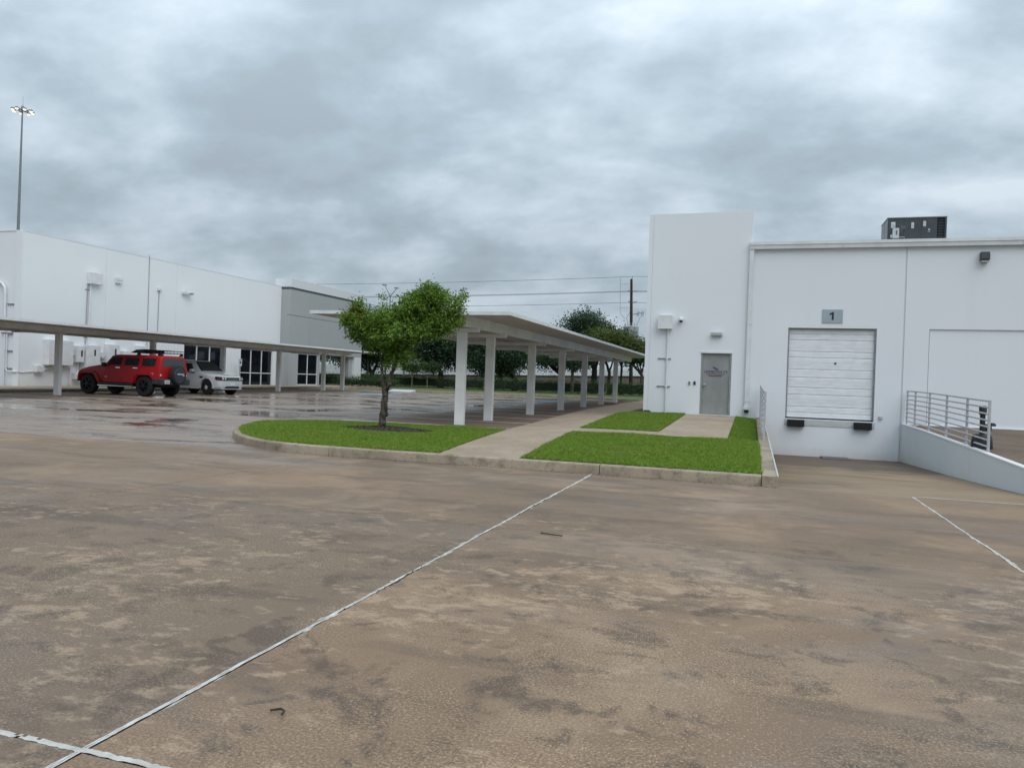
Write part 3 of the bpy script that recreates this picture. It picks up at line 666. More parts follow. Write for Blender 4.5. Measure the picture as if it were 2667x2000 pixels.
# ================================================================== RIGHT WAREHOUSE
def cellwall(mb, u0, u1, z0, z1, holes, d0, d1, axis='x'):
    us = sorted(set([u0, u1]+[h[k] for h in holes for k in (0, 1) if u0 < h[k] < u1])); zs = sorted(set([z0, z1]+[h[k] for h in holes for k in (2, 3) if z0 < h[k] < z1]))
    # column-wise merge keeps the piece count low
    for a, b in zip(us[:-1], us[1:]):
        run = None
        for c, d in list(zip(zs[:-1], zs[1:]))+[(None, None)]:
            solid = c is not None and not any(h[0] <= (a+b)/2 <= h[1] and h[2] <= (c+d)/2 <= h[3] for h in holes)
            if solid: run = (run[0], d) if run else (c, d)
            elif run:
                if axis == 'x': mb.box(a, b, d0, d1, run[0], run[1])
                else: mb.box(d0, d1, a, b, run[0], run[1])
                run = None
    return mb
wh = tag(empty('warehouse', (5, YF, .48)), 'white warehouse with a tall tower corner, grey entry door and numbered loading dock', 'building')
ZB = -1.0
DOOR = (-1.70, -.67, .475, 2.66); DOCK = (1.13, 3.86, .47, 3.525)
cellwall(MB(), -3.49, -.125, ZB, 7.49, [DOOR], YF, YF+.25).build('wall_panel', 'white', wh)
box('wall_panel', 'white', -3.65, -3.502, YF, YF+.25, ZB, 7.48, wh)
box('panel_joint', 'greyl', -3.502, -3.49, YF+.012, YF+.2, ZB, 7.47, wh)
cellwall(MB(), -.125, 4.63, ZB, 6.18, [DOCK], YF+.002, YF+.25).build('wall_panel', 'white', wh)
cellwall(MB(), 4.68, 14.0, ZB, 6.18, [(5.41, 12.5, .46, 3.53)], YF+.002, YF+.25).build('wall_panel', 'white', wh)
box('panel_joint', 'greyl', 4.63, 4.68, YF+.025, YF+.2, ZB, 6.17, wh)
box('panel_joint', 'dframe', 5.395, 5.409, YF-.001, YF+.03, .46, 3.53, wh)
box('infill_panel', 'white', 5.41, 12.5, YF+.045, YF+.2, .40, 3.53, wh)
box('tower_side_wall', 'white', -3.648, -3.40, YF+.251, 45, ZB, 7.48, wh)
box('tower_return_wall', 'white', -.40, -.127, YF+.251, 30.5, 5.5, 7.48, wh)
box('rear_wall', 'white', -3.64, 18, 45, 45.25, ZB, 6.18, wh)
box('roof', 'greyl', -3.39, 18, YF+.26, 44.9, 6.0, 6.16, wh)
# gutter and downspout
gut = MB()
prof = [(YF-.13, 6.175), (YF-.145, 6.30), (YF-.165, 6.31), (YF-.165, 6.41), (YF+.30, 6.44), (YF+.30, 6.40), (YF-.001, 6.38), (YF-.001, 6.175)]
gut.prism([(-.205, y, z) for y, z in prof], (14.2, 0, 0)); go = gut.build('gutter', 'whitem', wh)
for x in (2.75, 7.9): box('gutter_joint', 'greyl', x, x+.02, YF-.168, YF-.12, 6.172, 6.412, go)
ds = MB().box(-.20, -.055, YF-.11, YF-.012, .80, 6.176).build('downspout', 'whitem', wh)
box('outlet', 'whitem', -.225, -.035, YF-.16, YF-.008, .70, .80, ds); box('outlet_mouth', 'under', -.20, -.06, YF-.165, YF-.01, .60, .70, ds)
for z in (3.62, .98): box('strap', 'greyl', -.215, -.04, YF-.118, YF-.004, z, z+.025, ds)
# entry door
x0, x1, z0, z1 = DOOR
fr = MB().box(x0, x0+.06, YF+.02, YF+.14, z0, z1).box(x1-.06, x1, YF+.02, YF+.14, z0, z1).box(x0+.06, x1-.06, YF+.02, YF+.14, z1-.06, z1).build('door_frame', 'dframe', wh)
box('drip_cap', 'whitem', x0-.01, x1+.01, YF-.03, YF+.02, z1-.055, z1, fr)
dr = box('door', 'door', x0+.063, x1-.063, YF+.06, YF+.105, z0+.02, z1-.063, wh)
box('threshold', 'steel', x0+.06, x1-.06, YF+.01, YF+.055, z0-.002, z0+.015, wh)
kn = MB().lathe([(.055, .0), (.055, .012), (.02, .018), (.02, .05), (.04, .06), (.042, .085), (.03, .1)], (0, 0, 0), 'y', 16)
kn.v = [(x-1.56, YF+.06-y, z+1.50) for x, y, z in kn.v]; kn.build('door_handle', 'steel', dr, smooth=True)
for z in (.72, 1.55, 2.38): MB().tube([(-.735, YF+.05, z), (-.735, YF+.05, z+.13)], .016, 8).build('hinge', 'dframe', dr)
def wall_text(txt, size, m, x, y, z, parent, xs=1.0, name='lettering', ext=.002):
    me = text_mesh(txt, size, ext, xs); me.materials.clear()
    rot = Matrix.Translation((x, y, z)) @ Matrix.Rotation(R(90), 4, 'X'); me.transform(rot); me.name = name
    return link(name, me, m, parent)
wall_text('UNMED·FOUTE', .125, 'navy', -1.19, YF+.057, 1.955, dr, .92)
box('logo_bar', 'redink', -1.50, -.88, YF+.054, YF+.0595, 1.865, 1.885, dr)
mb = MB(); xx = -1.42
for w_ in (.05, .035, .045, .03, .055, .02, .05, .04, .06, .035, .03):
    mb.box(xx, xx+w_*.85, YF+.0555, YF+.0596, 1.805, 1.830); xx += w_
mb.build('small_print', 'ink', dr)
bird = [(-1.335, 2.135), (-1.25, 2.125), (-1.19, 2.10), (-1.15, 2.065), (-1.08, 2.052), (-1.13, 2.035), (-1.20, 2.018), (-1.185, 2.045), (-1.215, 2.07), (-1.30, 2.098), (-1.245, 2.098), (-1.215, 2.083), (-1.23, 2.105)]
MB().prism([(a, YF+.054, b) for a, b in bird], (0, .0055, 0)).build('bird_logo', 'navy', dr)
# dock door: separate horizontal ribs
x0, x1, z0, z1 = DOCK
dd = MB().box(x0+.03, x1-.03, YF+.16, YF+.20, z0+.02, z1-.02).build('dock_door', 'ddoor', wh)
zb = [.50, .68, .88, 1.28, 1.52, 1.86, 2.13, 2.53, 2.73, 3.12, 3.32, 3.50]
for i, (a, b) in enumerate(zip(zb[:-1], zb[1:])):
    h = b-a; yo = YF+.135
    MB().prism([(x0+.035, yo+.012, a+.003), (x0+.035, yo-.002, a+.022), (x0+.035, yo-.002, b-.02), (x0+.035, yo+.012, b-.003), (x0+.035, yo+.026, b-.003), (x0+.035, yo+.026, a+.003)], (x1-x0-.07, 0, 0)).build('rib', 'ddoor', dd)
    if h > .3:
        for zq in (.38, .62): box('crease', 'ddoor', x0+.036, x1-.036, yo-.006, yo-.003, a+h*zq, a+h*zq+.008, dd)
box('bottom_seal', 'rubber', x0+.03, x1-.03, YF+.12, YF+.165, z0+.0, z0+.045, dd)
box('latch', 'plastic', 2.62, 2.68, YF+.120, YF+.130, 2.33, 2.39, dd)
for x in (x0, x1-.05): box('track', 'galv', x+.002, x+.048, YF+.06, YF+.158, z0+.05, z1-.01, wh)
box('head_trim', 'dframe', x0+.002, x1-.002, YF+.05, YF+.12, z1-.035, z1-.003, wh)
box('dock_edge', 'boxg', 1.11, 3.89, YF-.018, YF+.02, .255, .455, wh)
for x in (1.20, 3.26):
    bu = tag(box('dock_bumper', 'rubber', x, x+.54, YF-.16, YF-.02, .205, .44, None, .012), ('left' if x < 2 else 'right')+'-hand black rubber dock bumper under the white dock door', 'bumper', 'dock bumpers')
    for k in range(8): box('bumper_ply', 'rubber', x+.02+k*.064, x+.06+k*.064, YF-.172, YF-.158, .215, .43, bu)
# number sign
sg = tag(box('dock_sign', 'sign', 2.18, 2.812, YF-.02, YF-.002, 3.695, 4.146), 'grey rectangular plate with a dark figure 1 above the dock door', 'sign')
MB().prism([(a, YF-.026, b) for a, b in ((2.475, 3.80), (2.535, 3.80), (2.535, 4.06), (2.495, 4.06), (2.405, 4.005), (2.405, 3.955), (2.475, 3.985))], (0, .005, 0)).build('figure', 'ink', sg)
# wall mounted things
def wallbox(name, label, cat, m, x0, x1, z0, z1, dep, bev=.01):
    o = tag(empty(name, ((x0+x1)/2, YF, z0)), label, cat)
    box('casing', m, x0, x1, YF-dep, YF-.003, z0, z1, o, bev); return o
b = wallbox('junction_box', 'pale grey electrical box with a conduit below on the tower wall', 'box', 'whitem', -3.20, -2.72, 3.43, 3.88, .20)
box('cover', 'whitem', -3.215, -2.705, YF-.215, YF-.20, 3.42, 3.895, b)
MB().tube([(-2.86, YF-.06, 3.43), (-2.86, YF-.06, .42)], .03, 10).build('conduit', 'whitem', b)
for z in (2.38, 1.40): box('strut', 'galv', -3.19, -2.73, YF-.032, YF-.002, z-.018, z+.018, b); box('clamp', 'whitem', -2.905, -2.815, YF-.098, YF-.033, z-.02, z+.02, b)
c = tag(empty('dome_camera', (-2.42, YF, 3.7)), 'small white dome security camera beside the electrical box', 'camera')
MB().lathe([(.03, -.1), (.085, -.08), (.095, -.02), (.085, 0), (.05, .03)], (-2.42, YF-.13, 3.80), 'z', 18).build('housing', 'whitem', c, smooth=True)
MB().lathe([(.01, -.075), (.05, -.055), (.07, 0)], (-2.42, YF-.13, 3.72), 'z', 18).build('dome', 'plastic', c, smooth=True); box('bracket', 'whitem', -2.46, -2.38, YF-.10, YF-.003, 3.76, 3.83, c)
l = tag(empty('bulkhead_light', (-1.19, YF, 3.2)), 'oval grey wall light above the entry door', 'light')
MB().box(-1.385, -.998, YF-.13, YF-.003, 3.195, 3.345).build('housing', 'boxg', l, .03, seg=2); MB().box(-1.35, -1.035, YF-.145, YF-.128, 3.215, 3.30).build('lens', 'lens', l, .006)
k1 = tag(box('door_bell', 'galv', -2.10, -2.035, YF-.04, YF-.002, 1.485, 1.60, None, .006), 'small steel push button plate, left of the black card reader', 'button')
box('button', 'dark', -2.08, -2.055, YF-.046, YF-.038, 1.55, 1.575, k1)
k2 = tag(box('card_reader', 'plastic', -1.925, -1.855, YF-.035, YF-.002, 1.49, 1.61, None, .006), 'small black card reader beside the entry door frame', 'card reader')
box('led', 'lampred', -1.895, -1.885, YF-.038, YF-.034, 1.585, 1.592, k2)
o = tag(empty('bait_station', (-3.5, YF-.15, .43)), 'low black bait box on the lawn at the foot of the tower corner', 'bait box')
MB().hexa([(-3.66, YF-.26, .42), (-3.34, YF-.26, .42), (-3.34, YF-.03, .42), (-3.66, YF-.03, .42), (-3.63, YF-.22, .51), (-3.37, YF-.22, .51), (-3.37, YF-.05, .51), (-3.63, YF-.05, .51)]).build('tub', 'bait', o, .015); box('lid', 'bait', -3.60, -3.40, YF-.20, YF-.07, .51, .535, o)
f = tag(empty('wall_pack_light', (6.85, YF, 5.7)), 'dark bronze wall pack light high on the warehouse wall', 'light')
MB().prism([(6.73, YF-.003, 5.67), (6.73, YF-.22, 5.72), (6.73, YF-.20, 5.96), (6.73, YF-.003, 5.97)], (.243, 0, 0)).build('housing', 'bronze', f, .012); box('lens', 'lens', 6.745, 6.958, YF-.19, YF-.02, 5.64, 5.69, f)
s_ = tag(box('outlet_box', 'galv', 4.005, 4.11, YF-.06, YF-.002, .58, .67, None, .008), 'small grey outlet box right of the dock door', 'box'); box('cover', 'boxg', 4.012, 4.103, YF-.066, YF-.06, .586, .664, s_)
eb = tag(box('side_meter_box', 'boxg', -3.93, -3.652, 29.6, 30.2, 1.35, 2.05, None, .01), 'pale box sticking out from the hidden side wall of the tower', 'box')
box('cover', 'boxg', -3.945, -3.93, 29.62, 30.18, 1.37, 2.03, eb)
# drain grate in the pit
dg = tag(empty('trench_drain', (2.7, 26.75, pz(26.8))), 'dark slotted drain grate at the foot of the dock wall', 'drain')
zd = pz(26.8)
box('frame', 'joint', 2.25, 3.08, 26.02, 27.02, zd-.02, zd+.035, dg)
for k in range(11): box('bar', 'galv', 2.285+k*.072, 2.312+k*.072, 26.05, 26.99, zd+.035, zd+.045, dg)
# rooftop unit
hv = tag(empty('rooftop_unit', (5.3, 29.9, 6.16)), 'dark grey rooftop air handling unit with warning labels', 'air conditioner')
HX0, HX1, HY0, HY1, HZ0, HZ1 = 4.353, 6.20, YF+2.0, 30.65, 6.30, 7.56
box('cabinet', 'hvac', HX0+.02, HX1-.30, HY0+.01, HY1-.01, HZ0, HZ1-.03, hv)
box('top_cover', 'hvacs', HX0-.01, HX1+.01, HY0-.015, HY1+.01, HZ1-.03, HZ1, hv)
box('roof_curb', 'galv', HX0+.06, HX1-.06, HY0+.06, HY1-.06, 6.162, HZ0, hv)
for a, b in ((HY0+.02, HY0+.62), (HY0+.68, HY1-.02)): box('side_panel', 'hvacs', HX0, HX0+.018, a, b, HZ0+.02, HZ1-.05, hv)
xs = [HX0+.02, 4.87, 5.42, 5.91]
for a, b in zip(xs[:-1], xs[1:]): box('access_panel', 'hvac', a+.005, b-.005, HY0, HY0+.008, HZ0+.02, HZ1-.05, hv)
fr = box('coil_guard', 'plastic', 5.93, 6.14, HY0+.06, HY0+.10, HZ0+.05, HZ1-.07, hv)
for k in range(12): box('louvre', 'hvac', 5.93, 6.14, HY0+.03, HY0+.055, HZ0+.08+k*.095, HZ0+.10+k*.095, fr)
box('corner_post', 'hvac', 6.14, HX1, HY0, HY1-.01, HZ0, HZ1-.035, hv)
box('guard_back', 'plastic', HX1-.30, 6.14, HY0+.12, HY1-.02, HZ0, HZ1-.04, hv)
dx = MB().box(4.51, 4.71, HY0-.12, HY0-.002, 6.82, 7.17).build('disconnect_box', 'boxg', hv, .008)
box('handle', 'redink', 4.615, 4.645, HY0-.135, HY0-.121, 6.94, 7.08, dx); box('small_box', 'boxg', 4.45, 4.505, HY0-.08, HY0-.002, 6.85, 6.95, dx)
MB().tube([(4.71, HY0-.05, 6.86), (4.90, HY0-.05, 6.86), (4.90, HY0-.02, 6.80)], .012, 6).build('conduit', 'galv', dx)
def lab(x0, x1, z0, z1, band=True):
    o = box('label_plate', 'label', x0, x1, HY0-.006, HY0-.002, z0, z1, hv)
    if band: box('band', 'orange', x0+.002, x1-.002, HY0-.009, HY0-.0055, z1-.03, z1-.002, o)
    for k in range(3): box('print', 'hvacs', x0+.012, x1-.012, HY0-.009, HY0-.0055, z0+.02+k*(z1-z0)*.24, z0+.035+k*(z1-z0)*.24, o)
lab(4.465, 4.60, 7.20, 7.40, False); lab(5.105, 5.185, 7.17, 7.39); lab(5.475, 5.555, 7.23, 7.43); lab(5.635, 5.685, 7.09, 7.15, False); lab(5.62, 5.69, 7.04, 7.055, False)
box('maker_mark', 'hvacs', 4.79, 4.93, HY0-.006, HY0-.002, 7.165, 7.18, hv); wall_text('Bay', .12, 'hvacs', 4.86, HY0-.004, 7.235, hv, 1.0, 'maker_lettering')

# ---- railings
def railing(name, x, ys, zb, ztop, label, n=8):
    o = tag(empty(name, (x, ys[0], zb(ys[0]))), label, 'railing')
    for y in ys: box('post', 'rail', x-.022, x+.022, y-.03, y+.03, zb(y)-.02, ztop(y)-.0, o)
    for k in range(n):
        MB().tube([(x, y, ztop(y)-.02-k*(.96/(n-1))) for y in ys], .019 if k else .022, 8).build('rail', 'rail', o, smooth=True)
    return o
railing('dock_railing', PX1+.12, [27.15, 25.9, 23.95, 21.97, 20.03, 18.31], wtop, lambda y: wtop(y)+1.10, 'long grey pipe railing with eight bars on the grey retaining wall')
lz = lambda y: .155+(y-11.9)*.0195
railing('dock_railing', .315, [27.1, 25.0, 22.7, 20.4, 18.2], lz, lambda y: lz(y)+1.10, 'grey pipe railing seen end-on, beside the lawn and left of the dock')
# ---- plastic bollard bases behind the railing
def delineator(x, y, z, label, up):
    o = tag(empty('delineator_post', (x, y, z)), label, 'bollard', 'black rubber-based posts on the ramp')
    MB().lathe([(.21, 0), (.22, .05), (.20, .28), (.17, .34), (.08, .36)] if up else [(.14, 0), (.16, .05), (.15, .14), (.10, .19)], (x, y, z), 'z', 20).build('base', 'plastic', o, smooth=True)
    if up: MB().lathe([(.055, .35), (.055, .78), (.075, .79), (.08, .96), (.06, .99)], (x, y, z), 'z', 16).build('post', 'plastic', o, smooth=True)
    else: MB().lathe([(.11, .15), (.10, .22), (.05, .25)], (x+.16, y, z-.02), 'z', 14).build('knob', 'plastic', o, smooth=True)
delineator(4.98, 19.45, .245, 'black plastic delineator post in a round heavy base behind the railing', True)
delineator(6.72, 25.9, .43, 'small fallen black rubber base on the ramp near the wall', False)

# ================================================================== LEFT OFFICE BUILDING
of = tag(empty('office_building', (-45, 40, .15)), 'long low white office block with a grey entrance corner, left of the lot', 'building')
XL = -36.4; SB = [30.09, 35.49, 38.77, 41.23, 47.0, 52.94]
WIN = [(42.1, 46.05, .28, 3.07), (48.05, 52.02, .28, 3.07)]
for a, b in zip(SB[:-1], SB[1:]):
    cellwall(MB(), a+.006, b-.006, .05, 8.30, [w for w in WIN if w[0] > a-.01 and w[1] < b+.01], XL-.25, XL, 'y').build('wall_panel', 'whiteL', of)
for y in SB[1:-1]: box('panel_joint', 'greyl', XL-.22, XL-.012, y-.006, y+.006, .05, 8.29, of)
box('end_wall', 'whiteL', -70, XL-.26, 30.09, 30.34, .05, 8.30, of); box('end_pilaster', 'whiteL', XL-.40, XL+.001, 30.03, 30.088, .05, 8.31, of)
box('parapet_cap', 'whiteL', XL-.30, XL+.015, 30.07, 52.93, 8.30, 8.335, of); box('parapet_cap', 'whiteL', -70, XL-.30, 30.06, 30.36, 8.30, 8.335, of)
box('roof', 'greyl', -70, XL-.26, 30.35, 64.5, 7.6, 7.7, of); box('inner_wall', 'under', -42, -41.8, 30.5, 64, .1, 7.5, of)
def window(y0, y1, z0, z1, x, nv, par):
    wd = box('window', 'glass', x-.16, x-.14, y0+.03, y1-.03, z0+.03, z1-.03, par)
    # separate panes sit in the frame grid
    ys = np.linspace(y0, y1, nv+1); zm = z0+(z1-z0)*.35
    for a, b in zip(ys[:-1], ys[1:]):
        for c, d in ((z0, zm), (zm, z1)): box('pane', 'glass', x-.135, x-.122, a+.035, b-.035, c+.035, d-.035, wd)
    for y in ys: box('mullion', 'whitem', x-.138, x-.07, max(y0, y-.035) if y > y0 else y0+.002, min(y1, y+.035) if y < y1 else y1-.002, z0+.002, z1-.002, wd)
    for z in (z0+.035, zm, z1-.035):
        for a, b in zip(ys[:-1], ys[1:]): box('rail', 'whitem', x-.136, x-.075, a+.036, b-.036, z-.032, z+.032, wd)
for w_ in WIN: window(*w_, XL, 3, of); box('window_sill', 'whiteL', XL-.02, XL+.05, w_[0]-.05, w_[1]+.05, w_[2]-.09, w_[2]-.003, of)
# grey corner block with porch
XG = -35.54; GY0, GY1 = 52.94, 64.84
GS = [GY0, 55.85, 58.8, 61.8, GY1]
for a, b in zip(GS[:-1], GS[1:]):
    lo = .1 if b < 56 else 3.02
    hole = [(54.27, 57.3, .38, 2.99)]
    if a < 54: cellwall(MB(), a+.006, b-.006, .1, 6.0, hole, XG-.3, XG, 'y').build('wall_panel', 'grey', of)
    else: box('wall_panel', 'grey', XG-.3, XG, a+.006, b-.006, 3.02, 6.0, of)
    box('upper_panel', 'grey', XG-.3, XG, a+.006, b-.006, 6.035, 8.10, of); box('cap_panel', 'greyl', XG-.3, XG+.03, a+.003, b-.003, 8.27, 8.95, of)
for y in GS[1:-1]: box('panel_joint', 'grey', XG-.28, XG-.012, y-.006, y+.006, 3.03, 8.09, of)
box('reveal', 'dark', XG-.28, XG-.015, GY0+.02, GY1-.02, 6.0, 6.035, of); box('stripe', 'dark', XG-.29, XG+.012, GY0-.012, GY1+.012, 8.10, 8.27, of)
box('wall_panel', 'grey', XG-.3, XG, 57.3, 57.55, .1, 3.018, of); box('wall_panel', 'grey', XG-.3, XG, 55.86, 57.298, .1, .378, of)
box('wall_return', 'grey', XL+.002, XG-.302, GY0, GY0+.25, .1, 8.095, of); box('cap_return', 'greyl', XL-.6, XG-.302, GY0-.004, GY0+.25, 8.272, 8.948, of); box('stripe_return', 'dark', XL-.6, XG-.295, GY0-.012, GY0+.25, 8.10, 8.27, of)
box('porch_end_wall', 'grey', -44, XG-.302, GY1-.3, GY1, 3.02, 8.09, of); box('porch_end_cap', 'greyl', -44, XG-.302, GY1-.3, GY1+.004, 8.272, 8.948, of)
box('porch_ceiling', 'greyl', -44, XG-.302, GY0+.3, GY1-.302, 3.05, 3.2, of); box('porch_back_wall', 'grey', -41, XG-.302, 57.3, 57.55, .1, 3.04, of)
box('porch_floor', 'walk', -44, XG+.9, 57.0, 66.0, .1, .37, of)
box('pier', 'grey', XG-1.1, XG-.25, 62.9, 63.7, .37, 3.018, of); box('column', 'greyl', XG-.6, XG, 63.55, GY1-.02, .37, 3.018, of)
box('column_band', 'dark', XG-.61, XG+.006, 63.54, GY1-.015, 1.20, 1.24, of)
window(54.27, 57.3, .38, 2.99, XG, 2, of)
# slatted screen on the roof beyond
tr = tag(empty('roof_screen', (-37.5, 70, 7.7)), 'dark slatted metal screen rising behind the grey office corner', 'screen')
for k in range(6): box('slat', 'galv', -37.6, -37.55, 65.2, 79, 7.75+k*.17, 7.80+k*.17, tr)
for y in (66, 70, 74, 78.5): box('post', 'mast', -37.7, -37.61, y, y+.25, .1, 8.72, tr)
box('roof_slab', 'mast', -44, -37.62, 65.0, 79.5, 7.45, 7.72, tr)
# equipment on the office wall
def offbox(name, label, cat, y0, y1, z0, z1, dep, m='whitem', group=None):
    o = tag(box(name, m, XL+.003, XL+dep, y0, y1, z0, z1, None, .012), label, cat, group)
    return o
ob = offbox('wall_cabinet', 'large white electrical cabinet high on the office wall with a conduit below', 'cabinet', 34.13, 35.0, 6.07, 6.75, .28); box('cover', 'whitem', XL+.283, XL+.295, 34.16, 34.97, 6.10, 6.72, ob)
MB().tube([(XL+.09, 34.32, 6.07), (XL+.09, 34.26, 2.55)], .055, 10).build('conduit', 'whitem', ob); MB().tube([(XL+.05, 34.16, 6.07), (XL+.05, 34.10, 2.55)], .02, 8).build('conduit', 'galv', ob)
for z in (5.7, 3.0): box('strap', 'galv', XL+.003, XL+.02, 34.02, 34.42, z, z+.05, ob)
ob = offbox('vent_cover', 'small white square vent cover high on the office wall', 'vent', 36.12, 36.55, 6.37, 6.70, .16); box('hood', 'whitem', XL+.16, XL+.19, 36.10, 36.57, 6.55, 6.72, ob)
ob = offbox('antenna_box', 'tiny white box on a thin conduit below the office parapet', 'box', 39.5, 39.8, 6.33, 6.53, .14); MB().tube([(XL+.05, 39.64, 6.34), (XL+.05, 39.6, 3.2)], .018, 6).build('conduit', 'galv', ob)
ob = tag(empty('down_conductor', (XL, 38.77, .15)), 'thin dark lightning conductor running up the office wall past the parapet', 'cable'); MB().tube([(XL+.03, 38.77, .2), (XL+.03, 38.77, 8.34), (XL-.02, 38.77, 8.36), (XL-.02, 38.77, 8.46)], .016, 6).build('cable', 'galv', ob); MB().lathe([(.03, 0), (.03, .08)], (XL-.02, 38.77, 8.30), 'z', 8).build('clamp', 'galv', ob)
fl = tag(empty('flood_light', (XL, 42, 6.4)), 'white angled floodlight on the office wall', 'light')
MB().box(XL+.003, XL+.22, 41.68, 42.0, 6.38, 6.58).build('base', 'whitem', fl, .01); MB().prism([(XL+.12, 42.0, 6.36), (XL+.34, 42.0, 6.40), (XL+.36, 42.0, 6.50), (XL+.12, 42.0, 6.60)], (0, .46, 0)).build('head', 'whitem', fl, .012); MB().prism([(XL+.345, 42.03, 6.38), (XL+.375, 42.03, 6.50), (XL+.37, 42.03, 6.51), (XL+.34, 42.03, 6.39)], (0, .40, 0)).build('lens', 'lens', fl)
def sw(y0, y1, z0, z1, dep, label, sticker=True, handle=True, name='switch_panel'):
    o = offbox(name, label, 'electrical panel', y0, y1, z0, z1, dep, group='electrical boxes on the office wall')
    box('panel_cover', 'whitem', XL+dep+.001, XL+dep+.014, y0+.02, y1-.02, z0+.03, z1-.03, o)
    if sticker: box('sticker', 'plastic', XL+dep+.015, XL+dep+.019, (y0+y1)/2+.02, (y0+y1)/2+.13, z1-.62, z1-.26, o)
    if handle: box('handle', 'galv', XL+dep*.5, XL+dep*.9, y1, y1+.07, (z0+z1)/2, (z0+z1)/2+.18, o)
    return o
sw(31.45, 33.0, 1.35, 2.74, .42, 'widest white electrical cabinet, half behind the first carport post', False, False)
sw(30.9, 31.35, .95, 1.32, .25, 'small white cable box low on the wall near the building corner', False, False, 'cable_box')
sw(33.34, 33.86, 1.56, 2.50, .28, 'narrow white switch panel with a dark sticker, left of the tall panel')
sw(33.95, 34.90, .95, 2.58, .36, 'tall white switch panel with a dark sticker, behind the red car bonnet')
sw(35.50, 36.30, .95, 2.70, .36, 'tall white switch panel just above the red car windscreen', True, False)
sw(36.7, 37.25, 1.6, 2.36, .30, 'small white panel seen above the red car roof', False, False)
sw(37.8, 38.55, 1.5, 2.74, .25, 'upright white panel left of the second carport post', False, False)
sw(33.30, 33.85, .60, .97, .30, 'low white junction box behind the red car nose', False, False, 'cable_box')
for y, z, lb in ((33.14, 1.92, 'round glass electricity meter beside the narrow switch panel'), (35.22, 1.85, 'round glass electricity meter between the two tall panels')):
    m_o = tag(empty('electric_meter', (XL, y, z)), lb, 'meter', 'electric meters on the office wall')
    box('backplate', 'whitem', XL+.003, XL+.12, y-.19, y+.19, z-.38, z+.34, m_o); MB().lathe([(.12, 0), (.12, .05), (.10, .06), (.10, .14), (.06, .17)], (XL+.12, y, z), 'x', 16).build('glass_dome', 'lens', m_o, smooth=True)
pp = tag(empty('conduit_run', (XL, 33, .2)), 'thin white conduits looping between the low boxes and cabinets', 'conduit')
MB().tube([(XL+.08, 31.35, 1.05), (XL+.08, 31.8, 1.2), (XL+.08, 32.0, 1.30), (XL+.08, 33.1, 1.30), (XL+.08, 33.1, .3)], .035, 8).build('pipe', 'whitem', pp)
MB().tube([(XL+.10, 33.6, 1.56), (XL+.10, 33.6, .97)], .03, 8).build('pipe', 'whitem', pp); MB().tube([(XL+.10, 33.75, 1.56), (XL+.10, 33.75, .97)], .03, 8).build('pipe', 'galv', pp)
MB().tube([(XL+.02, 30.0, .97), (XL+.04, 30.2, .93), (XL+.04, 30.9, 1.0)], .025, 8).build('pipe', 'whitem', pp)
gp = tag(empty('service_pipe', (-37.3, 30.03, .15)), 'tall white gooseneck pipe on the shaded end wall of the office', 'pipe')
MB().tube([(-38.3, 29.96, 5.50), (-38.15, 29.96, 5.60), (-37.9, 29.96, 5.64), (-37.6, 29.96, 5.56), (-37.42, 29.96, 5.35), (-37.37, 29.96, 5.1), (-37.36, 29.96, 3.0)], .065, 10).build('gooseneck', 'whitem', gp, smooth=True)
MB().tube([(-37.20, 29.99, 2.9), (-37.20, 29.99, 1.1), (-37.12, 29.98, .98), (-36.9, 29.98, .95), (-36.42, 29.98, .95)], .035, 8).build('pipe', 'whitem', gp); MB().tube([(-37.34, 29.98, 2.9), (-37.34, 29.98, .15)], .05, 8).build('pipe', 'whitem', gp)
box('tee', 'galv', -37.62, -36.85, 29.98, 30.08, 2.92, 2.99, gp)
for z in (4.48, 2.03, 1.11): box('strut', 'galv', -37.30, -36.82, 30.03, 30.085, z-.03, z+.03, gp)
# accessible parking sign
ps = tag(empty('parking_sign', (XL+.5, 47.3, .15)), 'small blue and white accessible parking sign on a thin post', 'sign')
MB().tube([(XL+.5, 47.3, .15+gz(47)), (XL+.5, 47.3, 1.75)], .025, 8).build('post', 'galv', ps); pl = box('plate', 'signb', XL+.53, XL+.545, 47.12, 47.50, 1.74, 2.27, ps, .0)
box('symbol', 'navy', XL+.546, XL+.551, 47.24, 47.38, 1.92, 2.08, pl); box('print', 'dframe', XL+.546, XL+.551, 47.20, 47.42, 2.14, 2.20, pl)

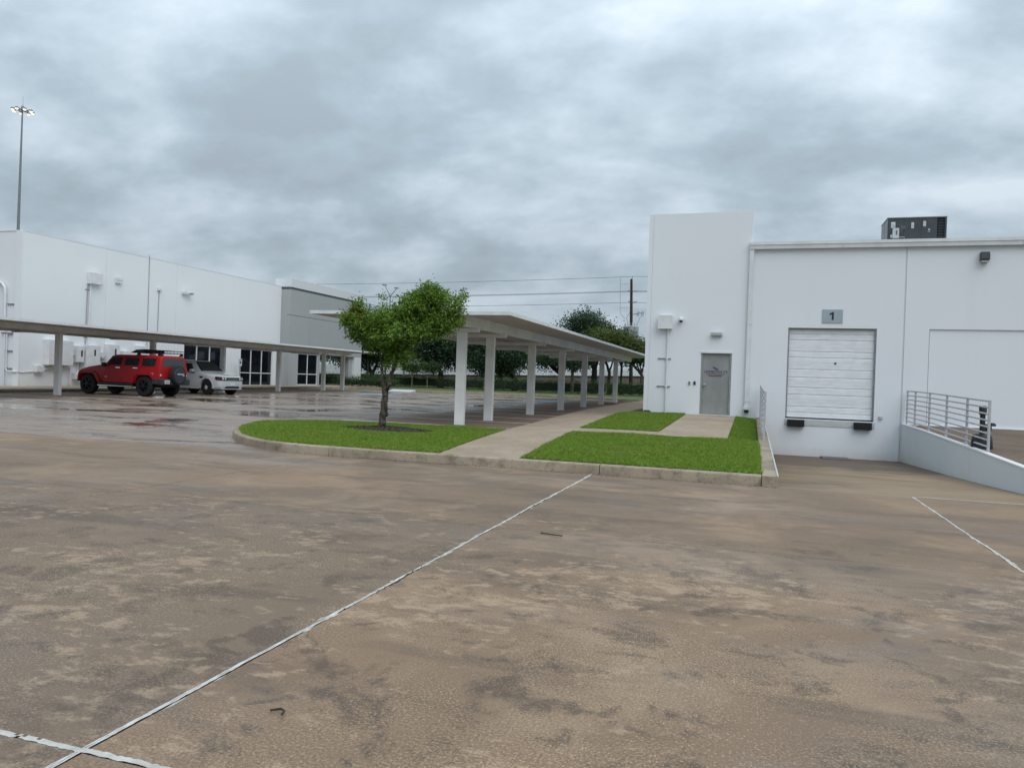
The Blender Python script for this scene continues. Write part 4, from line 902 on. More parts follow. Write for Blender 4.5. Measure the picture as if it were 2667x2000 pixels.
# ================================================================== CARPORTS
def carport(name, label, xp, ys, dx0, dx1, dy0, dy1, zd, purl, zpb, zpost, group='steel carports'):
    o = tag(empty(name, (xp, ys[0], 0)), label, 'carport', group)
    for y in ys:
        p = MB().box(xp-.145, xp+.145, y-.085, y+.085, gz(y)-.05, zpost).build('post', 'carport', o, .008)
        box('base_plate', 'galv', xp-.20, xp+.20, y-.14, y+.14, gz(y)+.001, gz(y)+.018, p)
        bm_ = box('cross_beam', 'carport', min(purl)-.12, max(purl)+.12, y-.075, y+.075, zpost+.002, zpb-.002, o)
    for k, x in enumerate(purl):
        pu = MB().box(x-.03, x+.03, dy0+.55, dy1-.55, zpb, zd-.002).box(x-.10, x-.03, dy0+.55, dy1-.55, zpb, zpb+.02).build('purlin', 'carport', o)
        for y in ys[:-1]:
            for dz in (.10, .22):
                if zd-zpb > .25: box('bolt', 'galv', x+.03, x+.042, y+1.35, y+1.39, zpb+dz, zpb+dz+.03, pu)
    n = int((dy1-dy0)/1.02); st = (dy1-dy0)/n
    dk = MB().box(dx0+.04, dx1-.04, dy0+.04, dy1-.04, zd+.03, zd+.045).build('roof_deck', 'deckp', o)
    for k in range(n):   # standing-seam roof sheets
        box('roof_sheet', 'deckp', dx0+.042, dx1-.042, dy0+.045+k*st+.006, dy0+.035+(k+1)*st-.006, zd, zd+.030, dk)
    box('front_trim', 'trim', dx0, dx1, dy0, dy0+.04, zd-.035, zd+.065, o); box('rear_trim', 'trim', dx0, dx1, dy1-.04, dy1, zd-.035, zd+.065, o)
    box('side_trim', 'trim', dx0, dx0+.04, dy0+.041, dy1-.041, zd-.035, zd+.065, o); box('side_trim', 'trim', dx1-.04, dx1, dy0+.041, dy1-.041, zd-.035, zd+.065, o)
    return o
carport('carport', 'white steel carport on square posts beside the sidewalk, running towards the far hedge', -8.40, [21.53, 24.18, 29.25, 34.35, 39.37, 44.25, 49.0], -12.88, -6.48, 20.2, 53.2, 3.275, [-7.98, -11.5], 2.95, 2.83)
carport('carport', 'long low steel carport along the white office, over the parked cars', -29.4, [15.2, 20.7, 26.18, 31.75, 37.2, 42.7, 48.15, 50.85], -33.3, -26.8, 13.9, 52.15, 3.06, [-29.15, -32.0], 2.84, 2.80)
for i, (x, y, lb) in enumerate([(-7.75, 45.2, 'concrete wheel stop nearer the last carport posts'), (-7.5, 50.3, 'concrete wheel stop at the far end of the right carport')]):
    ws = tag(MB().prism([(x-.9, y-.09, gz(y)), (x-.9, y-.06, gz(y)+.13), (x-.9, y+.06, gz(y)+.13), (x-.9, y+.09, gz(y))], (1.8, 0, 0)).build('wheel_stop', 'kerb', None, .015), lb, 'wheel stop', 'wheel stops'); ws.rotation_euler = (0, 0, 0)
    for xx in (x-.6, x+.6): MB().lathe([(.02, 0), (.02, .012)], (xx, y, gz(y)+.131), 'z', 8).build('pin', 'galv', ws)
# ================================================================== CARS (built nose towards +x, then placed)
def loft(name, st, m, parent, L, bevel=.02):
    """st: (s, half outline [(y,z)...] bottom centre to top centre)"""
    vs = []; fs = []; n = None
    for s, h in st:
        ring = [(L-s, y, z) for y, z in h]+[(L-s, -y, z) for y, z in reversed(h[1:-1])]
        n = len(ring); vs += ring
    for i in range(len(st)-1):
        for k in range(n): fs.append((i*n+k, i*n+(k+1) % n, (i+1)*n+(k+1) % n, (i+1)*n+k))
    fs += [tuple(range(n-1, -1, -1)), tuple((len(st)-1)*n+k for k in range(n))]
    return MB().add(vs, fs).build(name, m, parent, bevel, smooth=True, seg=2)
def sec(zb, zs, zbelt, zt, wl, wb, wt, rt=.07):
    return [(0, zb), (wl-.10, zb), (wl, zb+.08), (wl+.01, zs), (wb, zbelt), (wt+.015, zt-rt), (wt-.08, zt), (0, zt+.012)]
def cut(o, cutters):
    for c in cutters:
        md = o.modifiers.new('cut', 'BOOLEAN'); md.operation = 'DIFFERENCE'; md.object = c; md.solver = 'EXACT'
    bpy.context.view_layer.update()
    me = bpy.data.meshes.new_from_object(o.evaluated_get(bpy.context.evaluated_depsgraph_get())); o.modifiers.clear()
    mm = o.data.materials[0]; o.data = me
    if not me.materials: me.materials.append(mm)
    for c in cutters: bpy.data.objects.remove(c)
def cutter(x, y0, y1, z, r):
    a = MB(); n = 20
    vs = [(x+r*math.cos(t), y, z+r*math.sin(t)) for y in (y0, y1) for t in [2*math.pi*k/n for k in range(n)]]
    a.add(vs, [tuple(range(n-1, -1, -1)), tuple(range(n, 2*n))]+[(k, (k+1) % n, n+(k+1) % n, n+k) for k in range(n)])
    return a.build('cutter', None)
def wheel(parent, x, y, r, w, rimr, rim_m, spokes, side):
    t = MB().lathe([(rimr, -w/2), (r*.90, -w/2), (r, -w*.36), (r, w*.36), (r*.90, w/2), (rimr, w/2), (rimr, -w/2)], (x, y, r), 'y', 28, False).build('wheel', 'tyre', parent, smooth=True)
    tread = MB()
    for k in range(28):
        a = 2*math.pi*k/28
        c, s_ = math.cos(a), math.sin(a)
        for q in (-1, 1):
            p = Vector((x+c*r, y+q*w*.2, r+s_*r)); u = Vector((-s_, 0, c))*.030; v = Vector((0, w*.16, 0)); nn = Vector((c, 0, s_))*.010
            tread.hexa([p-u-v-nn, p+u-v-nn, p+u+v-nn, p-u+v-nn, p-u-v+nn, p+u-v+nn, p+u+v+nn, p-u+v+nn])
    tread.build('tread', 'tyre', t)
    yo = y+side*w*.42
    rm = MB()
    rm.lathe([(rimr*.99, -.05-.02*side), (rimr*.99, -.03-.02*side)], (x, yo, r), 'y', 28)
    ro = rm.build('rim', 'rimb' if rim_m == 'rimb' else 'under', t, smooth=True)
    sp_ = MB()
    for k in range(spokes):
        a = 2*math.pi*k/spokes; d = Vector((math.cos(a), 0, math.sin(a))); u = Vector((-math.sin(a), 0, math.cos(a))); c = Vector((x, yo, r)); f = Vector((0, side*.035, 0)); b = Vector((0, -side*.02, 0))
        i0, i1 = d*rimr*.12, d*rimr*.94
        sp_.hexa([c+i0-u*.02+b, c+i1-u*.030+b, c+i1+u*.030+b, c+i0+u*.02+b, c+i0-u*.02+f, c+i1-u*.026+f*.6, c+i1+u*.026+f*.6, c+i0+u*.02+f])
    sp_.lathe([(rimr*.2, -.02), (rimr*.2, .03), (rimr*.12, .045)] if side > 0 else [(rimr*.12, -.045), (rimr*.2, -.03), (rimr*.2, .02)], (x, yo, r), 'y', 14)
    n = 28; ring_in, ring_out = rimr*.92, rimr*1.0
    sp_.build('spokes', rim_m, t, smooth=False)
    if rim_m != 'rimb':
        MB().lathe([(rimr*.93, -.005), (rimr*1.0, -.005), (rimr*1.0, .02), (rimr*.93, .02), (rimr*.93, -.005)], (x, yo+side*.012, r), 'y', 28, False).build('rim_lip', rim_m, t, smooth=True)
    return t
def panel(name, m, parent, pts, L, ysurf, th=.008, inn=.02, side=1):
    """pts in (s,z); follows the body side"""
    a = [Vector((L-s, side*(ysurf(s, z)+th), z)) for s, z in pts]; b = [Vector((L-s, side*(ysurf(s, z)-inn), z)) for s, z in pts]; n = len(pts)
    return MB().add(a+b, [tuple(range(n)), tuple(range(2*n-1, n-1, -1))]+[(i, (i+1) % n, n+(i+1) % n, n+i) for i in range(n)]).build(name, m, parent)
# ---- boxy red off-roader
L = 4.83
rc = tag(empty('off_road_car', (0, 0, 0)), 'boxy red off-road car with black roof rack and spare wheel, parked under the left carport', 'car')
body = loft('body', [(0.0, sec(.66, .88, 1.04, 1.13, .84, .83, .82, .05)), (.10, sec(.60, .9, 1.10, 1.20, .90, .88, .87, .05)), (.55, sec(.57, .9, 1.20, 1.31, .925, .91, .88, .05)), (1.22, sec(.57, .9, 1.29, 1.41, .93, .92, .88, .05)),
    (1.52, sec(.57, .9, 1.35, 1.45, .93, .92, .86, .05)), (1.90, sec(.57, .9, 1.38, 1.88, .93, .92, .75)), (2.10, sec(.57, .9, 1.38, 1.925, .93, .92, .76)), (3.4, sec(.57, .9, 1.38, 1.94, .93, .92, .77)), (4.55, sec(.60, .9, 1.38, 1.93, .93, .92, .77)), (4.76, sec(.62, .9, 1.38, 1.91, .92, .91, .76)), (4.83, sec(.64, .9, 1.36, 1.87, .90, .89, .74))], 'red', rc, L, .018)
WF, WR, RAD = .60, 3.95, .475
cut(body, [cutter(L-s, y*.60, y*1.1, RAD+.03, .555) for s in (WF, WR) for y in (1, -1)])
ys_ = lambda s, z: .932 if z < .9 else (.94-.02*(z-.9)/.48 if z < 1.38 else .934-.130*(z-1.38)/.49)
box('underbody', 'under', .25, L-.25, -.60, .60, .42, .60, rc); box('wheel_well_core', 'under', .3, L-.2, -.56, .56, .55, .95, rc)
for sd in (1, -1):
    for pts, nm in (([(1.76, 1.46), (2.56, 1.44), (2.56, 1.79), (1.97, 1.79)], 'side_window'), ([(2.78, 1.44), (3.58, 1.43), (3.60, 1.79), (2.80, 1.79)], 'side_window'), ([(3.80, 1.43), (4.55, 1.43), (4.55, 1.78), (3.80, 1.79)], 'rear_side_window')): panel(nm, 'cglass', rc, pts, L, ys_, .006, .02, sd)
    for pts, hs in (([(1.56, .62), (2.65, .62), (2.65, 1.40), (1.60, 1.40)], 2.30), ([(2.67, .62), (3.30, .62), (3.50, .98), (3.68, 1.02), (3.68, 1.40), (2.67, 1.40)], 3.32)):
        d_ = panel('door', 'red', rc, pts, L, ys_, .007, .02, sd); panel('handle', 'chrome', d_, [(hs, 1.295), (hs+.26, 1.29), (hs+.26, 1.325), (hs, 1.33)], L, lambda s, z: ys_(s, z)+.03, .012, .012, sd)
        panel('door_moulding', 'red', d_, [(pts[0][0]+.04, .75), (pts[1][0]-.04, .75), (pts[1][0]-.04, .785), (pts[0][0]+.04, .785)], L, lambda s, z: ys_(s, z)+.008, .012, .01, sd)
    for s0 in (WF, WR):   # angular fender flares
        tr_o = [(-.72, .60), (-.60, .98), (-.42, 1.11), (.42, 1.11), (.62, .98), (.78, .60)]; tr_i = [(.66, .60), (.53, .90), (.36, 1.00), (-.36, 1.00), (-.51, .90), (-.60, .60)]
        if s0 == WF: tr_o[0] = (-.56, .72); tr_i[-1] = (-.50, .72); tr_o[1] = (-.54, .98); tr_i[-2] = (-.48, .90)
        if s0 == WR: tr_o[-1] = (.70, .80); tr_i[0] = (.58, .80)
        panel('fender_flare', 'red', rc, [(s0+a, b) for a, b in tr_o+tr_i], L, lambda s, z: .935, .055, .03, sd)
    wheel(rc, L-WF, sd*.80, RAD, .29, .27, 'rimb', 6, sd); wheel(rc, L-WR, sd*.80, RAD, .29, .27, 'rimb', 6, sd)
    box('rocker_trim', 'plastic', L-3.30, L-1.20, min(sd*.80, sd*.925), max(sd*.80, sd*.925), .49, .585, rc)
    st = MB().tube([(L-1.22, sd*.90, .43), (L-3.30, sd*.90, .43)], .045, 10).build('side_step', 'chrome', rc, smooth=True)
    for s in (1.45, 2.2, 3.05): MB().tube([(L-s, sd*.70, .52), (L-s, sd*.88, .44)], .025, 6).build('bracket', 'plastic', st)
    mi = MB().box(L-1.74, L-1.60, sd*.95 if sd > 0 else -1.13, sd*1.13 if sd > 0 else -.95, 1.34, 1.53).build('mirror', 'plastic', rc, .03, seg=2); MB().tube([(L-1.70, sd*.90, 1.36), (L-1.68, sd*1.0, 1.40)], .03, 6).build('mirror_arm', 'plastic', mi)
    box('mirror_cap', 'chrome', L-1.598, L-1.585, min(sd*.97, sd*1.11), max(sd*.97, sd*1.11), 1.40, 1.51, mi)
    tl = MB().box(-.012, .05, min(sd*.78, sd*.895), max(sd*.78, sd*.895), .93, 1.33).build('tail_light', 'lampred', rc, .008); box('reverse_lamp', 'lampclear', -.02, -.011, min(sd*.80, sd*.88), max(sd*.80, sd*.88), .97, 1.06, tl)
    hl = MB().lathe([(.10, 0), (.10, .03), (.07, .045)], (L-.02, sd*.66, 1.0), 'x', 16).build('headlight', 'lampclear', rc, smooth=True)
MB().lathe([(.085, 0), (.085, .018), (.06, .024)], (L-4.44, .935, 1.05), 'y', 18).build('fuel_cap', 'steel', rc, smooth=True)
box('badge', 'chrome', L-1.78, L-1.66, .945, .950, .845, .865, rc)
MB().add([(L-1.53, -.76, 1.50), (L-1.53, .76, 1.50), (L-1.85, .67, 1.88), (L-1.85, -.67, 1.88), (L-1.56, -.74, 1.47), (L-1.56, .74, 1.47), (L-1.90, .66, 1.85), (L-1.90, -.66, 1.85)], [(0, 1, 2, 3), (7, 6, 5, 4), (0, 4, 5, 1), (1, 5, 6, 2), (2, 6, 7, 3), (3, 7, 4, 0)]).build('windscreen', 'cglass', rc)
rw_ = MB().add([(-.012, -.70, 1.42), (-.012, .70, 1.42), (-.012, .63, 1.80), (-.012, -.63, 1.80), (.05, -.68, 1.40), (.05, .68, 1.40), (.09, .62, 1.80), (.09, -.62, 1.80)], [(0, 3, 2, 1), (4, 5, 6, 7), (0, 1, 5, 4), (1, 2, 6, 5), (2, 3, 7, 6), (3, 0, 4, 7)]).build('rear_window', 'cglass2', rc)
tg = MB().box(-.014, .04, -.70, .70, .90, 1.385).build('tailgate', 'red', rc, .01)
sw_ = MB().lathe([(.25, -.32), (.43, -.31), (.46, -.26), (.46, -.12), (.40, -.06), (.2, -.016)], (0, -.06, 1.02), 'x', 28).build('spare_wheel', 'tyre', rc, smooth=True)
MB().lathe([(.15, -.345), (.36, -.335), (.38, -.315)], (0, -.06, 1.02), 'x', 28).build('cover', 'bumper', sw_, smooth=True); box('cover_strip', 'boxg', -.352, -.338, -.30, .14, 1.06, 1.105, sw_)
box('cover_badge', 'boxg', -.352, -.338, -.33, -.22, 1.0, 1.04, sw_)
rb = MB().box(-.16, .16, -.94, .94, .56, .84).build('rear_bumper', 'bumper', rc, .05, seg=2)
pl = box('number_plate', 'label', -.168, -.161, .42, .74, .62, .78, rb); box('plate_print', 'navy', -.171, -.1675, .46, .70, .67, .71, pl)
for sd in (1, -1): MB().box(.12, .42, min(sd*.80, sd*.955), max(sd*.80, sd*.955), .58, .86).build('bumper_corner', 'bumper', rb, .03)
MB().box(L-.06, L+.09, -.90, .90, .60, .86).build('front_bumper', 'plastic', rc, .04, seg=2); box('grille', 'chrome', L-.02, L+.015, -.52, .52, .92, 1.08, rc)
rk = MB(); x0, x1 = -.02, 1.62
for z in (2.06, 2.17): rk.tube([(x0, -.66, z), (x1, -.66, z), (x1, .66, z), (x0, .66, z), (x0, -.66, z)], .016, 6)
ro = rk.build('roof_rack', 'plastic', rc)
for k in range(12): MB().tube([(x0+k*(x1-x0)/11, -.66, 2.06), (x0+k*(x1-x0)/11, .66, 2.06)], .011, 5).build('cross_bar', 'plastic', ro)
for k in range(9):
    for sd in (1, -1): MB().tube([(x0+k*(x1-x0)/8, sd*.66, 2.06), (x0+k*(x1-x0)/8, sd*.66, 2.17)], .010, 5).build('upright', 'plastic', ro)
MB().hexa([(x1+.02, -.66, 2.18), (x1+.30, -.66, 2.03), (x1+.30, .66, 2.03), (x1+.02, .66, 2.18), (x1-.45, -.66, 2.22), (x1+.31, -.66, 2.05), (x1+.31, .66, 2.05), (x1-.45, .66, 2.22)]).build('wind_deflector', 'plastic', ro)
MB().box(x1-.45, x1+.02, -.665, -.645, 2.03, 2.19).box(x1-.45, x1+.02, .645, .665, 2.03, 2.19).build('rack_side_plate', 'plastic', ro)
for s in (.15, 1.45):
    for sd in (1, -1): MB().hexa([(s-.12, sd*.66-.03, 1.93), (s+.12, sd*.66-.03, 1.93), (s+.12, sd*.66+.03, 1.93), (s-.12, sd*.66+.03, 1.93), (s-.05, sd*.66-.02, 2.06), (s+.05, sd*.66-.02, 2.06), (s+.05, sd*.66+.02, 2.06), (s-.05, sd*.66+.02, 2.06)]).build('rack_foot', 'plastic', ro)
rc.location = (-26.33, 29.80, gz(29.8)); rc.rotation_euler = (0, -.0, math.pi)
# ---- rounded white car
L = 4.45
wc = tag(empty('sport_utility_car', (0, 0, 0)), 'white sport utility car facing out of the bay beside the red car', 'car')
body = loft('body', [(0.0, sec(.40, .55, .74, .90, .66, .68, .62, .05)), (.07, sec(.34, .56, .78, .955, .80, .80, .72, .05)), (.22, sec(.30, .58, .86, .985, .89, .885, .79, .05)), (.55, sec(.28, .6, .93, 1.03, .935, .93, .83, .05)), (1.20, sec(.28, .6, 1.02, 1.12, .945, .935, .84, .05)),
    (1.38, sec(.28, .6, 1.05, 1.155, .945, .935, .80, .05)), (2.02, sec(.28, .6, 1.08, 1.645, .945, .935, .66, .09)), (2.35, sec(.28, .6, 1.09, 1.72, .945, .935, .66, .09)), (3.0, sec(.28, .6, 1.10, 1.745, .945, .935, .66, .09)), (3.9, sec(.30, .6, 1.12, 1.72, .94, .93, .65, .09)), (4.28, sec(.34, .6, 1.12, 1.62, .91, .90, .63, .09)), (4.45, sec(.42, .6, 1.08, 1.2, .84, .82, .60, .06))], 'silver', wc, L, .025)
WF, WR, RAD = .90, 3.56, .375
cut(body, [cutter(L-s, y*.58, y*1.1, RAD+.02, .435) for s in (WF, WR) for y in (1, -1)])
box('underbody', 'under', .3, L-.3, -.55, .55, .24, .5, wc); box('wheel_well_core', 'under', .4, L-.45, -.54, .54, .3, .8, wc)
yw = lambda s, z: .95-.012*max(0, (z-.6)/.5) if z < 1.08 else .952-.235*(z-1.08)/.52
for sd in (1, -1):
    for pts in ([(1.78, 1.13), (2.62, 1.14), (2.62, 1.56), (2.20, 1.56)], [(2.74, 1.14), (3.45, 1.15), (3.40, 1.57), (2.74, 1.57)], [(3.56, 1.16), (4.08, 1.20), (4.0, 1.52), (3.52, 1.57)]): panel('side_window', 'cglass', wc, pts, L, yw, .010, .02, sd)
    for pts, hs in (([(1.46, .42), (2.66, .42), (2.66, 1.08), (1.56, 1.06)], 2.36), ([(2.68, .42), (3.10, .42), (3.25, .8), (3.5, .9), (3.5, 1.09), (2.68, 1.08)], 3.2)):
        d_ = panel('door', 'silver', wc, pts, L, yw, .006, .02, sd); panel('handle', 'silver', d_, [(hs, .955), (hs+.20, .96), (hs+.20, .99), (hs, .985)], L, lambda s, z: yw(s, z)+.02, .012, .012, sd)
    panel('sill_trim', 'silver', wc, [(1.42, .30), (3.08, .30), (3.08, .38), (1.42, .38)], L, lambda s, z: .95, .02, .02, sd)
    n = 18; arc = [(WF+.475*math.cos(t), RAD+.02+.475*math.sin(t)) for t in np.linspace(R(-8), R(188), n)]; arc2 = [(WF+.425*math.cos(t), RAD+.02+.425*math.sin(t)) for t in np.linspace(R(188), R(-8), n)]
    panel('wheel_arch', 'silver', wc, arc+arc2, L, lambda s, z: .93 if s > .55 else .93-.06*(.55-s), .025, .03, sd)
    wheel(wc, L-WF, sd*.81, RAD, .235, .262, 'boxg', 10, sd); wheel(wc, L-WR, sd*.81, RAD, .235, .262, 'boxg', 10, sd)
    panel('fender_vent', 'plastic', wc, [(1.12, .92), (1.40, .94), (1.36, .84), (1.20, .82)], L, yw, .012, .02, sd)
    mi = MB().box(L-1.92, L-1.74, min(sd*.94, sd*1.13), max(sd*.94, sd*1.13), 1.13, 1.27).build('mirror', 'silver', wc, .035, seg=2); box('mirror_base', 'plastic', L-1.90, L-1.78, min(sd*.88, sd*.97), max(sd*.88, sd*.97), 1.08, 1.13, mi)
    y0, y1 = sorted((sd*.44, sd*.86))
    hp = [(-.014, .42), (-.012, .67), (.05, .815), (.19, .905), (.30, .928)]; zt_ = [.905, .915, .925, .935, .94]; zb_ = [.735, .735, .74, .755, .80]
    vs_ = [(L-a_, sd*y_, z_) for (a_, y_), z_ in zip(hp, zb_)]+[(L-a_, sd*y_, z_) for (a_, y_), z_ in zip(hp, zt_)]; vs_ += [(x_-.06, y_*.95, z_) for x_, y_, z_ in vs_]
    fs_ = [(i, i+1, 6+i, 5+i) for i in range(4)]+[(10+i, 15+i, 16+i, 11+i) for i in range(4)]+[(5+i, 6+i, 16+i, 15+i) for i in range(4)]+[(i, 10+i, 11+i, i+1) for i in range(4)]+[(0, 5, 15, 10), (4, 14, 19, 9)]
    hl = MB().add(vs_, fs_).build('headlight', 'plastic', wc)
    for a in (.52, .68): MB().lathe([(.062, -.04), (.062, .012), (.04, .03)], (L+.012-.02*(a > .6), sd*a, .825), 'x', 14).build('lamp', 'lampclear', hl, smooth=True)
    MB().hexa([(L-.06, sd*.83, .76), (L-.17, sd*.905, .765), (L-.17, sd*.86, .765), (L-.08, sd*.78, .76), (L-.06, sd*.832, .80), (L-.17, sd*.908, .805), (L-.17, sd*.86, .805), (L-.08, sd*.78, .80)]).build('indicator', 'lampred', hl)
    MB().lathe([(.055, -.04), (.06, .03), (.03, .02)], (L-.055, sd*.66, .54), 'x', 14).build('fog_light', 'plastic', wc, smooth=True)
    tlw = box('tail_light', 'lampred', .0, .12, min(sd*.70, sd*.86), max(sd*.70, sd*.86), .85, 1.1, wc)
MB().add([(L-1.40, -.74, 1.215), (L-1.40, .74, 1.215), (L-1.99, .60, 1.665), (L-1.99, -.60, 1.665), (L-1.44, -.76, 1.15), (L-1.44, .76, 1.15), (L-2.02, .60, 1.60), (L-2.02, -.60, 1.60)], [(0, 1, 2, 3), (7, 6, 5, 4), (0, 4, 5, 1), (1, 5, 6, 2), (2, 6, 7, 3), (3, 7, 4, 0)]).build('windscreen', 'cglass', wc)
gr = MB().box(L-.05, L+.018, -.41, .41, .735, .905).build('grille', 'plastic', wc, .012)
for z in (.765, .815, .865): box('grille_bar', 'chrome', L+.016, L+.030, -.38, .38, z-.012, z+.012, gr)
box('number_plate', 'label', L+.005, L+.018, -.17, .17, .50, .61, wc); MB().box(L-.09, L+.005, -.50, .50, .33, .47).build('lower_intake', 'plastic', wc, .02); MB().box(L-.14, L-.005, -.72, .72, .295, .335).build('skid_trim', 'silver', wc, .01)
box('rear_window', 'cglass', .03, .06, -.55, .55, 1.2, 1.5, wc)
th = R(-6); px_, py_ = -27.42, 33.45
lx, ly = L-WF, -.92
wc.location = (px_-(lx*math.cos(th)-ly*math.sin(th)), py_-(lx*math.sin(th)+ly*math.cos(th)), gz(34)); wc.rotation_euler = (0, 0, th); wc.scale = (1, 1, 1.05)

# ================================================================== TREES AND HEDGES
def leaves(name, blobs, N, size, m, parent, aspect=.42, droop=.2, shell=.45, seed=1, spread=2.1, per=14, kr=1.0):
    """leaf-sized diamond faces spread through a crown made of ellipsoids (cx,cy,cz,rx,ry,rz)"""
    g = np.random.default_rng(seed); B = np.array(blobs, float); wgt = (B[:, 3]*B[:, 4]*B[:, 5])**.64; wgt /= wgt.sum()
    # a leaf grows on a twig: first choose twig clusters, then leaves round them
    nc = max(20, N//per); idx = g.choice(len(B), nc, p=wgt); d = g.normal(size=(nc, 3)); d /= np.linalg.norm(d, axis=1)[:, None]
    rr = (g.uniform(shell**3, 1.0, nc))**(1/3.)*g.uniform(.86, 1.10, nc)
    C = B[idx, :3]+d*rr[:, None]*B[idx, 3:]*kr
    ci = g.integers(0, nc, N); sp_ = size*spread
    P = C[ci]+g.normal(size=(N, 3))*sp_*np.array([1, 1, .8])
    n = d[ci]*.7+g.normal(size=(N, 3))*.75+np.array([0, 0, .55]); n /= np.linalg.norm(n, axis=1)[:, None]
    a = g.normal(size=(N, 3)); a[:, 2] -= droop; u = np.cross(n, a); u /= np.linalg.norm(u, axis=1)[:, None]+1e-9; v = np.cross(u, n)
    s = size*g.uniform(.65, 1.3, N)[:, None]
    V = np.empty((N, 4, 3)); V[:, 0] = P-v*s*.5; V[:, 1] = P+u*s*aspect*.5-v*s*.05; V[:, 2] = P+v*s*.5+n*s*-.08; V[:, 3] = P-u*s*aspect*.5-v*s*.05
    return np_mesh(name, V.reshape(-1, 3), np.arange(N*4).reshape(-1, 4), m, parent)
def twist(pts, r0, r1, jit=.012, sub=4, seed=3):
    g = random.Random(seed); P = [Vector(p) for p in pts]; outp = []
    for i in range(len(P)-1):
        p0, p1, p2, p3 = P[max(i-1, 0)], P[i], P[i+1], P[min(i+2, len(P)-1)]
        for k in range(sub):
            t = k/sub; q = .5*((2*p1)+(-p0+p2)*t+(2*p0-5*p1+4*p2-p3)*t*t+(-p0+3*p1-3*p2+p3)*t**3)
            outp.append(q+Vector((g.uniform(-jit, jit), g.uniform(-jit, jit), 0)))
    outp.append(P[-1]); n = len(outp); return outp, [(r0+(r1-r0)*i/(n-1))*(1+g.uniform(-.10, .12)) for i in range(n)]
# small tree on the island: coordinates measured from the photograph, y spread invented
tx, ty = TREE; bz = zl(tx, ty)
ft = tag(empty('small_tree', (tx, ty, bz)), 'small leaning bushy tree on the grass island, with a knotty forked trunk', 'tree')
tk = MB()
p, r = twist([(tx-.01, ty, bz-.05), (tx+.01, ty, bz+.25), (tx+.05, ty, bz+.60), (tx+.06, ty, 1.15)], .086, .066, .012, 5, 2); r[0] *= 1.45; r[1] *= 1.22; tk.tube(p, r, 14)
p, r = twist([(tx+.05, ty, 1.10), (tx+.13, ty-.02, 1.28), (tx+.22, ty-.03, 1.48), (tx+.33, ty, 1.80), (tx+.52, ty+.03, 2.05), (tx+.92, ty+.10, 2.33), (tx+1.35, ty+.1, 2.65)], .060, .018, .010, 4, 5); tk.tube(p, r, 12)
p, r = twist([(tx+.04, ty, 1.08), (tx-.02, ty-.02, 1.30), (tx-.03, ty-.02, 1.56), (tx-.10, ty-.05, 1.95), (tx-.35, ty-.1, 2.35), (tx-.70, ty-.1, 2.65)], .044, .015, .008, 4, 6); tk.tube(p, r, 10)
p, r = twist([(tx+.08, ty, 1.10), (tx+.18, ty-.10, 1.17), (tx+.25, ty-.16, 1.27)], .048, .040, .004, 3, 7); tk.tube(p, r, 9)
for a, b, sd_ in (((.33, 0, 1.8), (.45, -.3, 2.8), 8), ((.5, .03, 2.05), (.7, .35, 3.0), 9), ((.9, .1, 2.33), (1.1, -.2, 3.15), 10), ((-.10, -.05, 1.95), (.1, .25, 2.7), 11), ((-.35, -.1, 2.35), (-.85, .2, 3.0), 12), ((.92, .1, 2.33), (1.6, -.1, 2.75), 13)):
    p, r = twist([(tx+a[0], ty+a[1], a[2]), (tx+(a[0]+b[0])/2+.05, ty+(a[1]+b[1])/2, (a[2]+b[2])/2), (tx+b[0], ty+b[1], b[2])], .028, .008, .006, 4, sd_); tk.tube(p, r, 7)
tko = tk.build('trunk', 'bark', ft, smooth=True)
for z, a, s_ in ((.55, .2, .05), (.82, 3.0, .04), (1.0, 4.6, .045), (.35, 5.3, .05), (1.45, .5, .035)):
    k = MB(); xx = tx+.04+(z-.4)*.06+(.12 if z > 1.3 else 0); k.lathe([(.02, -s_), (s_, -s_*.5), (s_*1.05, .2*s_), (s_*.5, s_)], (xx+math.cos(a)*.058, ty+math.sin(a)*.058, z), 'z', 9); k.build('knot', 'bark', tko, smooth=True)
ua = lambda a: tx+(a-705)*.00250; ub = lambda b: .17+(1520-b)*.00244
bl = []
for a, b, ra, rb, dy in [(450, 500, 165, 150, 0), (445, 330, 32, 85, -.1), (642, 300, 30, 55, .1), (380, 470, 90, 110, -.1), (600, 590, 190, 135, .1), (800, 480, 220, 140, -.1), (1100, 300, 170, 130, .1), (1140, 190, 75, 65, 0), (1340, 340, 125, 120, -.1), (1250, 480, 190, 130, .1), (1000, 400, 210, 150, 0), (900, 610, 230, 115, -.2), (720, 690, 170, 85, 0), (450, 620, 105, 75, .05), (880, 840, 105, 75, 0), (760, 850, 50, 65, -.05), (1180, 590, 130, 75, -.1), (1425, 420, 48, 120, 0), (1440, 260, 28, 60, .05), (1000, 250, 70, 50, 0), (900, 320, 60, 60, .1), (960, 790, 60, 45, -.1), (330, 500, 60, 30, 0), (1200, 240, 120, 50, 0), (620, 740, 110, 50, .1), (790, 770, 120, 60, .05)]:
    rx, rz_ = ra*.0025, rb*.00244; bl.append((ua(a), ty+dy+(.0 if rx > .25 else 0), ub(b), rx, min(.62, max(.12, rx*1.0)), rz_))
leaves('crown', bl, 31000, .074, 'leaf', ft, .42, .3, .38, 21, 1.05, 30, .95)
leaves('flowers', [(ua(a), ty-.25, ub(b), .05, .05, .04) for a, b in ((440, 385), (490, 442), (385, 432), (520, 500), (360, 460))], 260, .035, 'flower', ft, .5, .2, .1, 5)
